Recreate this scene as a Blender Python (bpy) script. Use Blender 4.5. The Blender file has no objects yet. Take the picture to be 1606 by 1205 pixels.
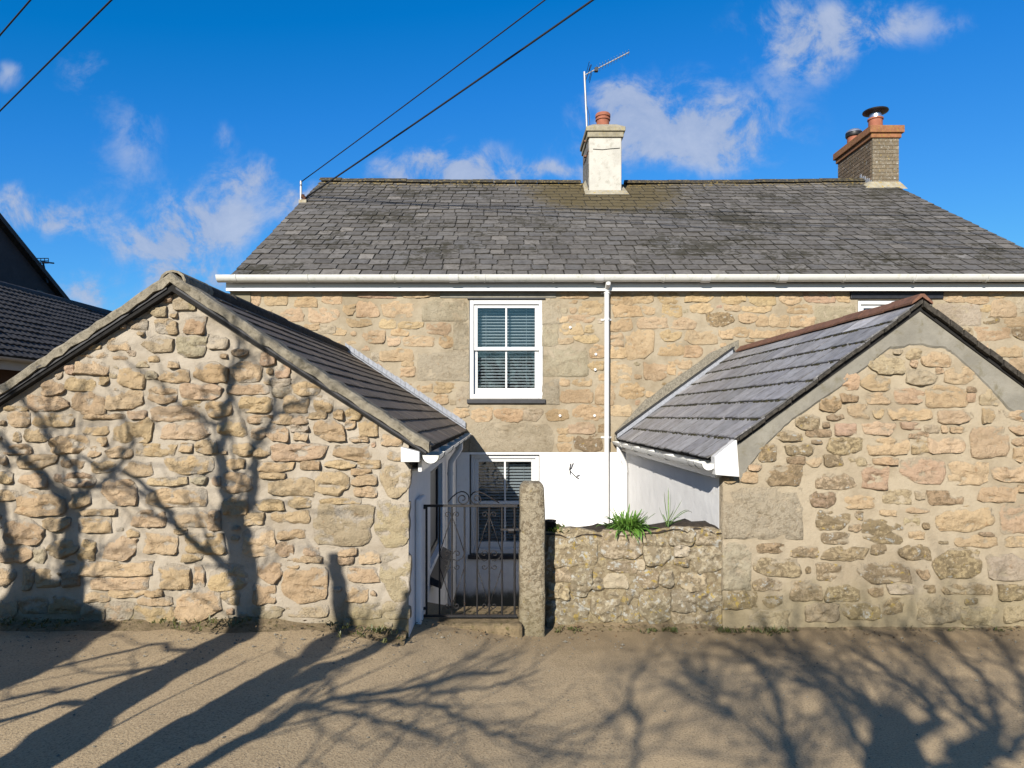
import bpy, bmesh, math, random
import numpy as np
from mathutils import Vector, Matrix, noise as mnoise

S = bpy.context.scene
COL = S.collection
R = random.Random(7)

# ------------------------------------------------------------------ camera, sky, sun, exposure
CAM_H, FPX, VPX, VPY = 1.65, 1100.0, 785.0, 652.0
cd = bpy.data.cameras.new('camera')
cam = bpy.data.objects.new('camera', cd)
COL.objects.link(cam)
cam.location = (0, 0, CAM_H)
cam.rotation_euler = (math.radians(90), 0, 0)
cd.sensor_width = 36
cd.lens = FPX / 1606 * 36
cd.shift_x = (803 - VPX) / 1606
cd.shift_y = (VPY - 602.5) / 1606
cd.clip_start = 0.05
cd.clip_end = 2000
S.camera = cam

SUNV = Vector((0.365, 1.0, -0.50))           # the way the light travels
S.view_settings.view_transform = 'Standard'
S.view_settings.look = 'None'
S.view_settings.exposure = 1.0
S.view_settings.gamma = 1.0
S.view_settings.use_curve_mapping = False

ld = bpy.data.lights.new('sun', 'SUN')
ld.energy = 5.0
ld.angle = math.radians(0.53)
ld.color = (1.0, 0.935, 0.84)
sun = bpy.data.objects.new('sun', ld)
COL.objects.link(sun)
sun.location = (-6, -16, 12)
sun.rotation_euler = SUNV.to_track_quat('-Z', 'Y').to_euler()


class NT:
    """small node-tree helper"""
    def __init__(self, tree):
        self.t = tree
        tree.nodes.clear()

    def n(self, typ, **kw):
        nd = self.t.nodes.new(typ)
        for k, v in kw.items():
            if k.startswith('i_'):
                key = k[2:]
                key = int(key) if key.isdigit() else key.replace('_', ' ')
                self.put(nd.inputs[key], v)
            else:
                setattr(nd, k, v)
        return nd

    def put(self, sock, v):
        if isinstance(v, bpy.types.NodeSocket):
            self.t.links.new(v, sock)
        elif isinstance(v, bpy.types.Node):
            self.t.links.new(v.outputs[0], sock)
        else:
            sock.default_value = v

    def math(self, op, a, b=None, c=None, clamp=False):
        nd = self.t.nodes.new('ShaderNodeMath')
        nd.operation = op
        nd.use_clamp = clamp
        for i, v in enumerate((a, b, c)):
            if v is not None:
                self.put(nd.inputs[i], v)
        return nd.outputs[0]

    def mix(self, fac, a, b, blend='MIX'):
        nd = self.t.nodes.new('ShaderNodeMix')
        nd.data_type = 'RGBA'
        nd.blend_type = blend
        self.put(nd.inputs[0], fac)
        for s, v in ((6, a), (7, b)):
            if isinstance(v, tuple) and len(v) == 3:
                v = v + (1,)
            self.put(nd.inputs[s], v)
        return nd.outputs[2]

    def noise(self, vec, scale, detail=5, rough=0.6, dist=0.0):
        nd = self.t.nodes.new('ShaderNodeTexNoise')
        if vec is not None:
            self.put(nd.inputs['Vector'], vec)
        nd.inputs['Scale'].default_value = scale
        nd.inputs['Detail'].default_value = detail
        nd.inputs['Roughness'].default_value = rough
        nd.inputs['Distortion'].default_value = dist
        return nd.outputs[0]

    def ramp(self, v, lo, hi, a=0.0, b=1.0):
        nd = self.t.nodes.new('ShaderNodeMapRange')
        nd.interpolation_type = 'SMOOTHSTEP'
        self.put(nd.inputs[0], v)
        nd.inputs[1].default_value = lo
        nd.inputs[2].default_value = hi
        nd.inputs[3].default_value = a
        nd.inputs[4].default_value = b
        return nd.outputs[0]

    def pos(self):
        return self.t.nodes.new('ShaderNodeNewGeometry').outputs['Position']

    def sep(self, v):
        nd = self.t.nodes.new('ShaderNodeSeparateXYZ')
        self.put(nd.inputs[0], v)
        return nd.outputs

    def bump(self, h, strength=0.5, dist=0.01, nrm=None):
        nd = self.t.nodes.new('ShaderNodeBump')
        nd.inputs['Strength'].default_value = strength
        nd.inputs['Distance'].default_value = dist
        self.put(nd.inputs['Height'], h)
        if nrm is not None:
            self.put(nd.inputs['Normal'], nrm)
        return nd.outputs[0]

    def out(self, col, rough=0.85, nrm=None, spec=0.3, metal=0.0, albedo=0.5):
        b = self.t.nodes.new('ShaderNodeBsdfPrincipled')
        if isinstance(col, tuple) and len(col) == 3:
            col = col + (1,)
        self.put(b.inputs['Base Color'], self.mix(1.0, col, (albedo, albedo, albedo), 'MULTIPLY'))
        self.put(b.inputs['Roughness'], rough)
        b.inputs['Specular IOR Level'].default_value = spec
        b.inputs['Metallic'].default_value = metal
        if nrm is not None:
            self.put(b.inputs['Normal'], nrm)
        o = self.t.nodes.new('ShaderNodeOutputMaterial')
        self.t.links.new(b.outputs[0], o.inputs[0])
        return b


world = bpy.data.worlds.new('World')
S.world = world
world.use_nodes = True
w = NT(world.node_tree)
sky = w.n('ShaderNodeTexSky', sky_type='NISHITA')
sky.sun_disc = False
toward = -SUNV.normalized()
sky.sun_elevation = math.asin(toward.z)
sky.sun_rotation = math.atan2(toward.x, toward.y)
sky.altitude = 50
sky.air_density = 1.0
sky.dust_density = 0.15
sky.ozone_density = 3.0
# a deep, clear Atlantic blue: a little less red, a little more blue than the standard air
sr, sg, sb = w.sep(sky.outputs[0])
hs = w.n('ShaderNodeCombineXYZ')
w.put(hs.inputs[0], w.math('MAXIMUM', w.math('MAXIMUM', w.math('MULTIPLY', w.math('SUBTRACT', sr, 1.0), 0.61), w.math('SUBTRACT', sr, 2.2)), 0.012))
w.put(hs.inputs[1], w.math('MULTIPLY', sg, 0.97))
w.put(hs.inputs[2], w.math('ADD', sb, w.math('MULTIPLY', w.math('MINIMUM', w.math('MULTIPLY', sb, 0.70), 3.0), w.ramp(sb, 5.5, 11.0, 1.0, 0.0))))
tc = w.n('ShaderNodeTexCoord')
gx, gy, gz = w.sep(tc.outputs['Generated'])
yy = w.math('MAXIMUM', gy, 0.03)
u0 = w.math('DIVIDE', gx, yy)
v0 = w.math('DIVIDE', gz, yy)
comb = w.n('ShaderNodeCombineXYZ')
w.put(comb.inputs[0], u0)
w.put(comb.inputs[1], v0)
n_a = w.noise(comb.outputs[0], 7.0, 3, 0.55)
n_b = w.noise(comb.outputs[0], 11.0, 3, 0.55)
u = w.math('ADD', u0, w.math('MULTIPLY', w.math('SUBTRACT', n_a, 0.5), 0.10))
v = w.math('ADD', v0, w.math('MULTIPLY', w.math('SUBTRACT', n_b, 0.5), 0.07))
CLOUDS = [(1075, 205, 125, 52, 1.0), (985, 160, 45, 40, .55), (1340, 38, 150, 36, .6), (1255, 85, 65, 42, .5), (700, 264, 85, 26, .9), (345, 345, 70, 42, .95), (75, 338, 62, 26, .9), (262, 388, 42, 34, .85),
          (388, 274, 42, 17, .7), (325, 440, 75, 22, .7), (140, 460, 60, 22, .65), (200, 225, 50, 70, .38), (15, 125, 25, 22, .45), (472, 315, 24, 20, .75),
          (840, 272, 60, 12, .6), (355, 215, 25, 25, .35), (185, 385, 35, 25, .5), (0, 318, 18, 20, .5), (140, 115, 40, 25, .28)]
tot = None
for cx, cy, a, b, amp in CLOUDS:
    du = w.math('MULTIPLY', w.math('SUBTRACT', u, (cx - VPX) / FPX), FPX / a)
    dv = w.math('MULTIPLY', w.math('SUBTRACT', v, (VPY - cy) / FPX), FPX / b)
    r2 = w.math('MULTIPLY_ADD', du, du, w.math('MULTIPLY', dv, dv))
    g = w.math('MULTIPLY', w.math('POWER', 2.718, w.math('MULTIPLY', r2, -0.62)), amp)
    g = w.math('MULTIPLY', g, 1.3)
    tot = g if tot is None else w.math('ADD', tot, g)
n_c = w.noise(comb.outputs[0], 12.0, 10, 0.66, 0.35)
dens = w.math('MULTIPLY', tot, w.ramp(n_c, 0.30, 0.66, 0.15, 1.3))
cover = w.math('MULTIPLY', w.ramp(dens, 0.15, 1.0), 0.85)
n_d = w.noise(tc.outputs['Generated'], 4.2, 8, 0.6, 0.2)
inside = w.math('MULTIPLY', w.math('MULTIPLY', w.ramp(gy, 0.2, 0.35), w.ramp(w.math('ABSOLUTE', u0), 1.15, 0.85)), w.ramp(v0, 0.9, 0.66))
rest = w.math('MULTIPLY', w.math('MULTIPLY', w.ramp(n_d, 0.50, 0.66), 0.75), w.math('MULTIPLY', w.math('SUBTRACT', 1.0, inside), w.ramp(gz, 0.0, 0.12)))  # unseen clouds added around the view to whiten the ambient light
cover = w.math('MAXIMUM', cover, rest)
cl_col = w.mix(w.ramp(n_c, 0.35, 0.75), (3.5, 4.4, 6.4), (5.0, 5.7, 7.3))
skyc = w.mix(cover, hs.outputs[0], cl_col)
bg = w.n('ShaderNodeBackground')
bg.inputs['Strength'].default_value = 0.05
w.put(bg.inputs['Color'], skyc)
wo = w.n('ShaderNodeOutputWorld')
w.t.links.new(bg.outputs[0], wo.inputs[0])


# ------------------------------------------------------------------ helpers
def at(px, py, d):
    """world point seen at a photo pixel, at distance d in front of the camera"""
    return Vector(((px - VPX) / FPX * d, d, CAM_H + (VPY - py) / FPX * d))


def xz(px, py, d):
    p = at(px, py, d)
    return p.x, p.z


def ground_z(x):
    t = max(0.0, min(1.0, (x + 1.5) / 2.2))
    return 0.25 * (1 - t * t * (3 - 2 * t))


def link(o, parent=None):
    COL.objects.link(o)
    if parent is not None:
        o.parent = parent
        M = Matrix.Translation(wloc(parent))
        o.matrix_parent_inverse = M.inverted()
    return o


WLOC = {}


def wloc(o):
    return WLOC.get(o.name, Vector((0, 0, 0)))


def thing(name, label, cat, loc, group=None, kind=None):
    o = bpy.data.objects.new(name, None)
    o.empty_display_size = 0.2
    o.location = loc
    COL.objects.link(o)
    WLOC[o.name] = Vector(loc)
    tag(o, label, cat, group, kind)
    return o


def tag(o, label=None, cat=None, group=None, kind=None):
    for k, v_ in (('label', label), ('category', cat), ('group', group), ('kind', kind)):
        if v_:
            o[k] = v_
    return o


class MB:
    """collects polygons of one part"""
    def __init__(self):
        self.v, self.f = [], []

    def add(self, vs, fs):
        o = len(self.v)
        self.v += [tuple(p) for p in vs]
        self.f += [tuple(i + o for i in f) for f in fs]

    def box(self, x0, x1, y0, y1, z0, z1):
        self.add([(x0, y0, z0), (x1, y0, z0), (x1, y1, z0), (x0, y1, z0), (x0, y0, z1), (x1, y0, z1), (x1, y1, z1), (x0, y1, z1)],
                 [(0, 3, 2, 1), (4, 5, 6, 7), (0, 1, 5, 4), (1, 2, 6, 5), (2, 3, 7, 6), (3, 0, 4, 7)])

    def prism(self, poly, y0, y1):
        """poly in x,z (anticlockwise seen from -y), extruded along y"""
        n = len(poly)
        self.add([(x, y0, z) for x, z in poly] + [(x, y1, z) for x, z in poly],
                 [tuple(range(n)), tuple(range(2 * n - 1, n - 1, -1))] + [((i + 1) % n, i, n + i, n + (i + 1) % n) for i in range(n)])

    def prism_x(self, poly, x0, x1):
        """poly in y,z extruded along x"""
        n = len(poly)
        self.add([(x0, y, z) for y, z in poly] + [(x1, y, z) for y, z in poly],
                 [tuple(range(n)), tuple(range(2 * n - 1, n - 1, -1))] + [((i + 1) % n, i, n + i, n + (i + 1) % n) for i in range(n)])

    def tube(self, pts, rad, sides=8, cap=True, flat=1.0):
        pts = [Vector(p) for p in pts]
        n = len(pts)
        if not isinstance(rad, (list, tuple)):
            rad = [rad] * n
        base = len(self.v)
        up = None
        for i, p in enumerate(pts):
            t = (pts[min(i + 1, n - 1)] - pts[max(i - 1, 0)])
            t = t.normalized() if t.length > 1e-9 else Vector((0, 0, 1))
            if up is None:
                a = Vector((0, 0, 1)) if abs(t.z) < 0.9 else Vector((0, 1, 0))
                up = t.cross(a).normalized()
            up = (up - t * up.dot(t)).normalized()
            s = t.cross(up)
            for k in range(sides):
                an = 2 * math.pi * k / sides
                self.v.append(tuple(p + (up * math.cos(an) * flat + s * math.sin(an)) * rad[i]))
        for i in range(n - 1):
            for k in range(sides):
                a = base + i * sides + k
                b = base + i * sides + (k + 1) % sides
                self.f.append((a, b, b + sides, a + sides))
        if cap:
            self.f.append(tuple(base + k for k in reversed(range(sides))))
            self.f.append(tuple(base + (n - 1) * sides + k for k in range(sides)))

    def lathe(self, c, prof, sides=20):
        """prof: (radius, z) from bottom to top about the vertical through c"""
        base = len(self.v)
        for r, z in prof:
            for k in range(sides):
                an = 2 * math.pi * k / sides
                self.v.append((c[0] + r * math.cos(an), c[1] + r * math.sin(an), c[2] + z))
        for i in range(len(prof) - 1):
            for k in range(sides):
                a = base + i * sides + k
                b = base + i * sides + (k + 1) % sides
                self.f.append((a, b, b + sides, a + sides))
        self.f.append(tuple(base + k for k in reversed(range(sides))))
        self.f.append(tuple(base + (len(prof) - 1) * sides + k for k in range(sides)))

    def build(self, name, mat, parent=None, smooth=False, bevel=0.0):
        me = bpy.data.meshes.new(name)
        me.from_pydata(self.v, [], self.f)
        me.materials.append(mat)
        if smooth:
            me.shade_smooth()
            if smooth == 'auto':
                me.set_sharp_from_angle(angle=math.radians(40))
        o = bpy.data.objects.new(name, me)
        link(o, parent)
        if bevel:
            m = o.modifiers.new('edge', 'BEVEL')
            m.width = bevel
            m.segments = 2
            m.limit_method = 'ANGLE'
        return o


def np_noise(x, y, seed, octaves=4, base=1.0, gain=0.5):
    """value noise on arrays"""
    tot_, amp, fr, norm = 0.0, 1.0, base, 0.0
    for o in range(octaves):
        rs = np.random.RandomState(seed * 31 + o)
        g = rs.rand(64, 64)
        xf, yf = x * fr, y * fr
        xi, yi = np.floor(xf).astype(int), np.floor(yf).astype(int)
        tx, ty = xf - xi, yf - yi
        tx, ty = tx * tx * (3 - 2 * tx), ty * ty * (3 - 2 * ty)
        a = g[xi % 64, yi % 64]; b = g[(xi + 1) % 64, yi % 64]; c = g[xi % 64, (yi + 1) % 64]; d = g[(xi + 1) % 64, (yi + 1) % 64]
        tot_ = tot_ + amp * (a * (1 - tx) * (1 - ty) + b * tx * (1 - ty) + c * (1 - tx) * ty + d * tx * ty)
        norm += amp
        amp *= gain
        fr *= 2
    return tot_ / norm - 0.5


# ------------------------------------------------------------------ materials
def new_mat(name):
    m = bpy.data.materials.new(name)
    m.use_nodes = True
    return m, NT(m.node_tree)


def plain(name, col, rough=0.6, var=0.12, scale=6.0, bump=0.0, bscale=60, spec=0.3, metal=0.0, dirt=None, dirt_amt=(0.55, 0.8), albedo=0.5):
    m, t = new_mat(name)
    p = t.pos()
    n1 = t.noise(p, scale, 6, 0.65)
    c = t.mix(t.ramp(n1, 0.3, 0.7), tuple(x * (1 - var) for x in col), tuple(min(1, x * (1 + var)) for x in col))
    if dirt:
        n2 = t.noise(p, scale * 2.3, 8, 0.7, 0.3)
        c = t.mix(t.ramp(n2, *dirt_amt), c, dirt)
    nr = t.bump(t.noise(p, bscale, 5, 0.6), bump, 0.01) if bump else None
    t.out(c, rough, nr, spec, metal, albedo)
    return m


def stone_material(name, moss_low=0.0, contrast=1.0, bump=0.7, moss_top=0.5, yellow=0.0, white=0.0, smear=None, depth=0.009, stain=0.0):
    m, t = new_mat(name)
    p = t.pos()
    oi = t.n('ShaderNodeObjectInfo')
    col, lich, rnd = oi.outputs['Color'], oi.outputs['Alpha'], oi.outputs['Random']
    off = t.n('ShaderNodeVectorMath', operation='ADD')
    t.put(off.inputs[0], p)
    t.put(off.inputs[1], t.math('MULTIPLY', rnd, 40.0))
    q = off.outputs[0]
    n1 = t.noise(q, 9, 7, 0.68)
    n2 = t.noise(q, 34, 7, 0.7)
    n3 = t.noise(q, 5, 4, 0.6)
    dark = t.mix(1.0, col, (0.60, 0.53, 0.46), 'MULTIPLY')
    pale = t.mix(0.5, col, (0.62, 0.50, 0.33))
    c = t.mix(t.ramp(n1, 0.52, 0.74, 0, 0.6 * contrast), col, dark)
    c = t.mix(t.ramp(n3, 0.52, 0.72, 0, 0.7), c, pale)
    c = t.mix(t.ramp(n2, 0.57, 0.70, 0, 0.65 * contrast), c, dark)
    rust = t.noise(q, 13, 5, 0.6, 0.4)
    c = t.mix(t.ramp(rust, 0.62, 0.74, 0, 0.55), c, (0.40, 0.22, 0.09))
    # grey and brown lichen crusts where the stone carries them
    nl = t.noise(p, 26, 8, 0.68, 0.4)
    thr = t.math('SUBTRACT', nl, t.math('MULTIPLY', lich, 0.16))
    c = t.mix(t.math('MULTIPLY', t.ramp(thr, 0.46, 0.38), t.math('MINIMUM', t.math('MULTIPLY', lich, 2.0), 0.62)), c, (0.21, 0.155, 0.09))
    ns = t.noise(p, 21, 7, 0.62, 0.2)
    thr2 = t.math('ADD', ns, t.math('MULTIPLY', lich, 0.10))
    c = t.mix(t.math('MULTIPLY', t.ramp(thr2, 0.67 - white, 0.73 - white), t.math('MINIMUM', t.math('MULTIPLY', lich, 3.0), 0.9)), c, (0.58, 0.57, 0.51))
    ny = t.noise(p, 17, 6, 0.6, 0.3)
    thr3 = t.math('ADD', ny, t.math('MULTIPLY', lich, 0.06))
    c = t.mix(t.math('MULTIPLY', t.ramp(thr3, 0.69 - yellow, 0.73 - yellow), t.math('MINIMUM', lich, 0.8)), c, (0.56, 0.40, 0.08))
    if smear:
        # pointing dragged over the low edges of the stone
        ly = t.sep(t.n('ShaderNodeTexCoord').outputs['Object'])[1]
        proud = t.math('ADD', t.math('MULTIPLY', ly, -1.0), t.math('MULTIPLY', t.math('SUBTRACT', t.noise(p, 17, 7, 0.66, 0.3), 0.5), depth * 3.2))
        sm = t.mix(t.ramp(t.noise(p, 4.5, 7, 0.65), 0.38, 0.68), smear[0], smear[1])
        c = t.mix(t.ramp(proud, depth * 1.4, depth * 0.6, 0, 0.94), c, sm)
    if stain:
        c = t.mix(t.ramp(t.noise(p, 1.3, 7, 0.7, 0.4), 0.46, 0.66, 0, stain), c, t.mix(1.0, c, (0.66, 0.63, 0.58), 'MULTIPLY'))
    if moss_low:
        z = t.sep(p)[2]
        zz = t.math('ADD', z, t.math('MULTIPLY', t.math('SUBTRACT', t.noise(p, 3.5, 6, 0.65), 0.5), 0.75))
        c = t.mix(t.ramp(zz, moss_top, moss_top - 0.37, 0, moss_low), c, (0.24, 0.20, 0.085))
    crack = t.math('ABSOLUTE', t.math('SUBTRACT', t.noise(q, 12, 6, 0.6, 0.5), 0.5))
    h = t.math('ADD', t.noise(q, 26, 8, 0.70), t.math('MULTIPLY', t.noise(q, 95, 4, 0.65), 0.5))
    h = t.math('ADD', h, t.math('MULTIPLY', t.ramp(crack, 0.0, 0.02, -0.12, 0.0), t.ramp(n3, 0.5, 0.6)))
    t.out(c, 0.92, t.bump(h, bump, 0.026), 0.2)
    return m


def mortar_material(name, col, dark, moss_low=0.5, bump=0.6, z0=0.5):
    m, t = new_mat(name)
    p = t.pos()
    n1 = t.noise(p, 4.5, 7, 0.65)
    n2 = t.noise(p, 40, 6, 0.7)
    c = t.mix(t.ramp(n1, 0.38, 0.68), col, dark)
    c = t.mix(t.ramp(n2, 0.52, 0.75, 0, 0.5), c, tuple(x * 0.68 for x in dark))
    z = t.sep(p)[2]
    zz = t.math('ADD', z, t.math('MULTIPLY', t.math('SUBTRACT', t.noise(p, 3.5, 6, 0.65), 0.5), 0.8))
    c = t.mix(t.ramp(zz, z0, z0 - 0.38, 0, moss_low), c, (0.25, 0.205, 0.095))
    c = t.mix(t.ramp(t.noise(p, 1.3, 7, 0.7, 0.4), 0.46, 0.66, 0, 0.5), c, t.mix(1.0, c, (0.66, 0.63, 0.58), 'MULTIPLY'))
    h = t.math('ADD', t.noise(p, 22, 7, 0.65), t.math('MULTIPLY', t.noise(p, 120, 3, 0.6), 0.5))
    t.out(c, 0.95, t.bump(h, bump, 0.016), 0.15)
    return m


M = {}
M['stone_left'] = stone_material('sandstone rough', 0.5, 1.0, 1.0, smear=((0.58, 0.51, 0.41), (0.50, 0.43, 0.33)), depth=0.0125)
M['stone_right'] = stone_material('sandstone lichened', 0.28, 1.0, 1.0, yellow=0.02, smear=((0.54, 0.455, 0.325), (0.46, 0.38, 0.265)), depth=0.0085)
M['stone_house'] = stone_material('sandstone dressed', 0.0, 1.1, 0.9, smear=((0.52, 0.44, 0.315), (0.43, 0.355, 0.245)), depth=0.0065, stain=0.75)
M['stone_garden'] = stone_material('granite lichened', 0.30, 0.9, 0.8, 0.28, 0.05, 0.03)
M['mortar_left'] = mortar_material('pale lime pointing', (0.58, 0.51, 0.41), (0.50, 0.43, 0.33), 0.9)
M['mortar_right'] = mortar_material('buff pointing', (0.54, 0.455, 0.325), (0.46, 0.38, 0.265), 0.5)
M['mortar_house'] = mortar_material('grey buff pointing', (0.52, 0.44, 0.315), (0.43, 0.355, 0.245), 0.0)
M['mortar_garden'] = mortar_material('earthy joint', (0.30, 0.255, 0.155), (0.20, 0.165, 0.085), 0.5)
M['cement'] = plain('cement render', (0.32, 0.30, 0.25), 0.95, 0.16, 5, 0.5, 90, 0.2, dirt=(0.24, 0.215, 0.15), dirt_amt=(0.5, 0.72))
M['coping'] = plain('weathered coping', (0.34, 0.30, 0.225), 0.95, 0.25, 8, 0.9, 50, 0.2, dirt=(0.13, 0.112, 0.075), dirt_amt=(0.48, 0.70))
M['pebble'] = plain('pebbledash fillet', (0.30, 0.27, 0.21), 0.95, 0.45, 70, 1.0, 80, 0.2)
M['granite'] = stone_material('granite', 0.45, 1.0, 1.2, 0.45, 0.035)
M['upvc'] = plain('white plastic', (0.74, 0.74, 0.73), 0.35, 0.02, 5, spec=0.5, dirt=(0.52, 0.52, 0.47), dirt_amt=(0.55, 0.8), albedo=0.64)
M['gutter'] = plain('white gutter plastic', (0.74, 0.74, 0.70), 0.4, 0.04, 5, spec=0.45, dirt=(0.42, 0.43, 0.30), dirt_amt=(0.50, 0.80), albedo=0.64)
M['dark_slate_sill'] = plain('slate sill', (0.05, 0.05, 0.055), 0.6, 0.2, 12)
M['black_wood'] = plain('black painted timber', (0.022, 0.024, 0.03), 0.5, 0.3, 20)
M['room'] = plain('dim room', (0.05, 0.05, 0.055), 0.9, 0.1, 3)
M['blind'] = plain('blind slat', (0.70, 0.73, 0.75), 0.5, 0.03, 6, albedo=0.75)
M['terracotta'] = plain('terracotta', (0.42, 0.15, 0.085), 0.8, 0.15, 9, 0.3, 60, dirt=(0.25, 0.12, 0.08))
M['ridge_clay'] = plain('rusty ridge tile', (0.24, 0.115, 0.07), 0.85, 0.25, 14, 0.5, 60, dirt=(0.10, 0.065, 0.045), dirt_amt=(0.52, 0.7))
M['steel'] = plain('steel', (0.55, 0.55, 0.56), 0.35, 0.06, 10, metal=0.9, albedo=1.0)
M['alu'] = plain('dull aluminium', (0.36, 0.36, 0.36), 0.5, 0.1, 10, metal=0.5, albedo=0.8)
M['black_metal'] = plain('black metal', (0.018, 0.018, 0.02), 0.45, 0.3, 30, spec=0.4)
M['iron'] = plain('rusting iron', (0.018, 0.017, 0.018), 0.55, 0.3, 40, 0.2, 200, dirt=(0.20, 0.075, 0.02), dirt_amt=(0.60, 0.68))
M['lead'] = plain('lead flashing', (0.38, 0.40, 0.44), 0.6, 0.2, 30, 0.6, 40, dirt=(0.22, 0.22, 0.24))
M['cable'] = plain('cable sheath', (0.02, 0.02, 0.022), 0.6, 0.2, 5)
M['bark'] = plain('bark', (0.10, 0.08, 0.06), 0.95, 0.35, 9, 0.8, 40)
M['soil'] = plain('soil', (0.06, 0.045, 0.03), 1.0, 0.4, 30, 0.8, 70)
M['brown_wall'] = plain('brown wall', (0.10, 0.06, 0.045), 0.9, 0.2, 5)
M['slate_hung'] = plain('slate hung gable', (0.075, 0.07, 0.075), 0.85, 0.15, 4, 0.3, 20)
M['neighbour_fascia'] = plain('grey white fascia', (0.55, 0.53, 0.50), 0.5, 0.05, 5)
M['neighbour_tile'] = plain('dark roof tile', (0.060, 0.058, 0.060), 0.75, 0.3, 7, 0.4, 50, dirt=(0.14, 0.135, 0.13), dirt_amt=(0.52, 0.75))
M['moss'] = plain('moss', (0.05, 0.045, 0.018), 1.0, 0.4, 30, 0.8, 90)
M['lichen_mortar'] = plain('lichen covered mortar', (0.44, 0.40, 0.30), 0.95, 0.2, 9, 0.5, 60, dirt=(0.52, 0.36, 0.06), dirt_amt=(0.55, 0.63))
M['cap_stone'] = plain('weathered cap stone', (0.40, 0.36, 0.26), 0.95, 0.22, 9, 0.6, 60, dirt=(0.46, 0.38, 0.10), dirt_amt=(0.56, 0.66))
M['sand_render'] = plain('smooth beige quoin', (0.31, 0.275, 0.19), 0.9, 0.08, 5, 0.2, 90)


def white_wash(name, col, stain):
    m, t = new_mat(name)
    p = t.pos()
    n1 = t.noise(p, 3.0, 6, 0.6)
    c = t.mix(t.ramp(n1, 0.35, 0.7), col, tuple(x * 0.93 for x in col))
    z = t.sep(p)[2]
    zz = t.math('ADD', z, t.math('MULTIPLY', t.math('SUBTRACT', t.noise(p, 6, 7, 0.7), 0.5), 0.22))
    c = t.mix(t.ramp(zz, -0.72, -0.86, 0, 0.95), c, stain)
    n3 = t.noise(p, 14, 8, 0.7, 0.4)
    c = t.mix(t.ramp(n3, 0.60, 0.74, 0, 0.6), c, (0.44, 0.42, 0.36))
    h = t.math('ADD', t.noise(p, 5, 4, 0.55), t.math('MULTIPLY', t.noise(p, 40, 4, 0.6), 0.15))
    t.out(c, 0.8, t.bump(h, 0.30, 0.03), 0.25, 0.0, 0.84)
    return m


M['whitewash'] = white_wash('whitewashed wall', (0.74, 0.735, 0.72), (0.07, 0.068, 0.045))
M['chimney_white'] = plain('whitewashed stack', (0.66, 0.64, 0.57), 0.85, 0.10, 3, 0.4, 25, dirt=(0.42, 0.40, 0.33), dirt_amt=(0.50, 0.74))


def slate_material(name, base_mul, from_object=True, moss=0.7, lichen_near=None, shine=0.55, rust=0.0, edge=0.0):
    m, t = new_mat(name)
    p = t.pos()
    if from_object:
        col = t.n('ShaderNodeObjectInfo').outputs['Color']
    else:
        col = t.n('ShaderNodeAttribute', attribute_name='tone').outputs['Color']
    n1 = t.noise(p, 11, 7, 0.7)
    n2 = t.noise(p, 60, 6, 0.7)
    c = t.mix(t.ramp(n1, 0.35, 0.7), col, t.mix(1.0, col, (0.62, 0.60, 0.58), 'MULTIPLY'))
    c = t.mix(t.ramp(n2, 0.6, 0.78, 0, 0.45), c, (0.30, 0.28, 0.24))
    if moss:
        big = t.noise(p, 0.9, 4, 0.6)
        sm = t.noise(p, 9, 8, 0.75, 0.5)
        k = t.math('ADD', sm, t.math('MULTIPLY', t.math('SUBTRACT', big, 0.5), 0.9))
        c = t.mix(t.ramp(k, 0.54, 0.63, 0, moss), c, (0.05, 0.042, 0.02))
    if lichen_near:
        d = t.n('ShaderNodeVectorMath', operation='DISTANCE')
        t.put(d.inputs[0], p)
        d.inputs[1].default_value = lichen_near
        k = t.math('ADD', t.math('MULTIPLY', d.outputs['Value'], -0.55), t.noise(p, 7, 8, 0.72, 0.3))
        c = t.mix(t.ramp(k, -0.46, -0.08, 0, 0.92), c, (0.13, 0.095, 0.028))
        yl = t.noise(p, 19, 6, 0.6)
        zt = t.math('ADD', t.math('MULTIPLY', t.math('SUBTRACT', t.sep(p)[2], 6.20), 0.55), yl)
        c = t.mix(t.ramp(zt, 0.57, 0.65, 0, 0.8), c, (0.50, 0.36, 0.10))
        white = t.noise(p, 13, 7, 0.65)
        zt2 = t.math('ADD', t.math('MULTIPLY', t.math('SUBTRACT', t.sep(p)[2], 6.5), 0.10), white)
        c = t.mix(t.ramp(zt2, 0.61, 0.68, 0, 0.65), c, (0.44, 0.41, 0.35))
    if rust:
        nr = t.noise(p, 8, 7, 0.7, 0.8)
        c = t.mix(t.ramp(nr, 0.66, 0.72, 0, rust), c, (0.13, 0.075, 0.04))
    if edge:
        # moss and dirt lodged along the exposed edges of each slate
        ax_, ay_, _z = t.sep(t.n('ShaderNodeAttribute', attribute_name='along').outputs['Vector'])
        en = t.math('MULTIPLY', t.math('SUBTRACT', t.noise(p, 16, 6, 0.7), 0.5), 0.30)
        side = t.math('ADD', t.math('ABSOLUTE', ax_), en)
        foot = t.math('SUBTRACT', ay_, en)
        c = t.mix(t.ramp(side, 0.455, 0.50, 0, edge), c, (0.035, 0.03, 0.018))
        c = t.mix(t.ramp(foot, 0.05, 0.0, 0, edge), c, (0.035, 0.03, 0.018))
    h = t.math('ADD', n2, n1)
    t.out(c, shine, t.bump(h, 0.35, 0.008), 0.45)
    return m


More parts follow.
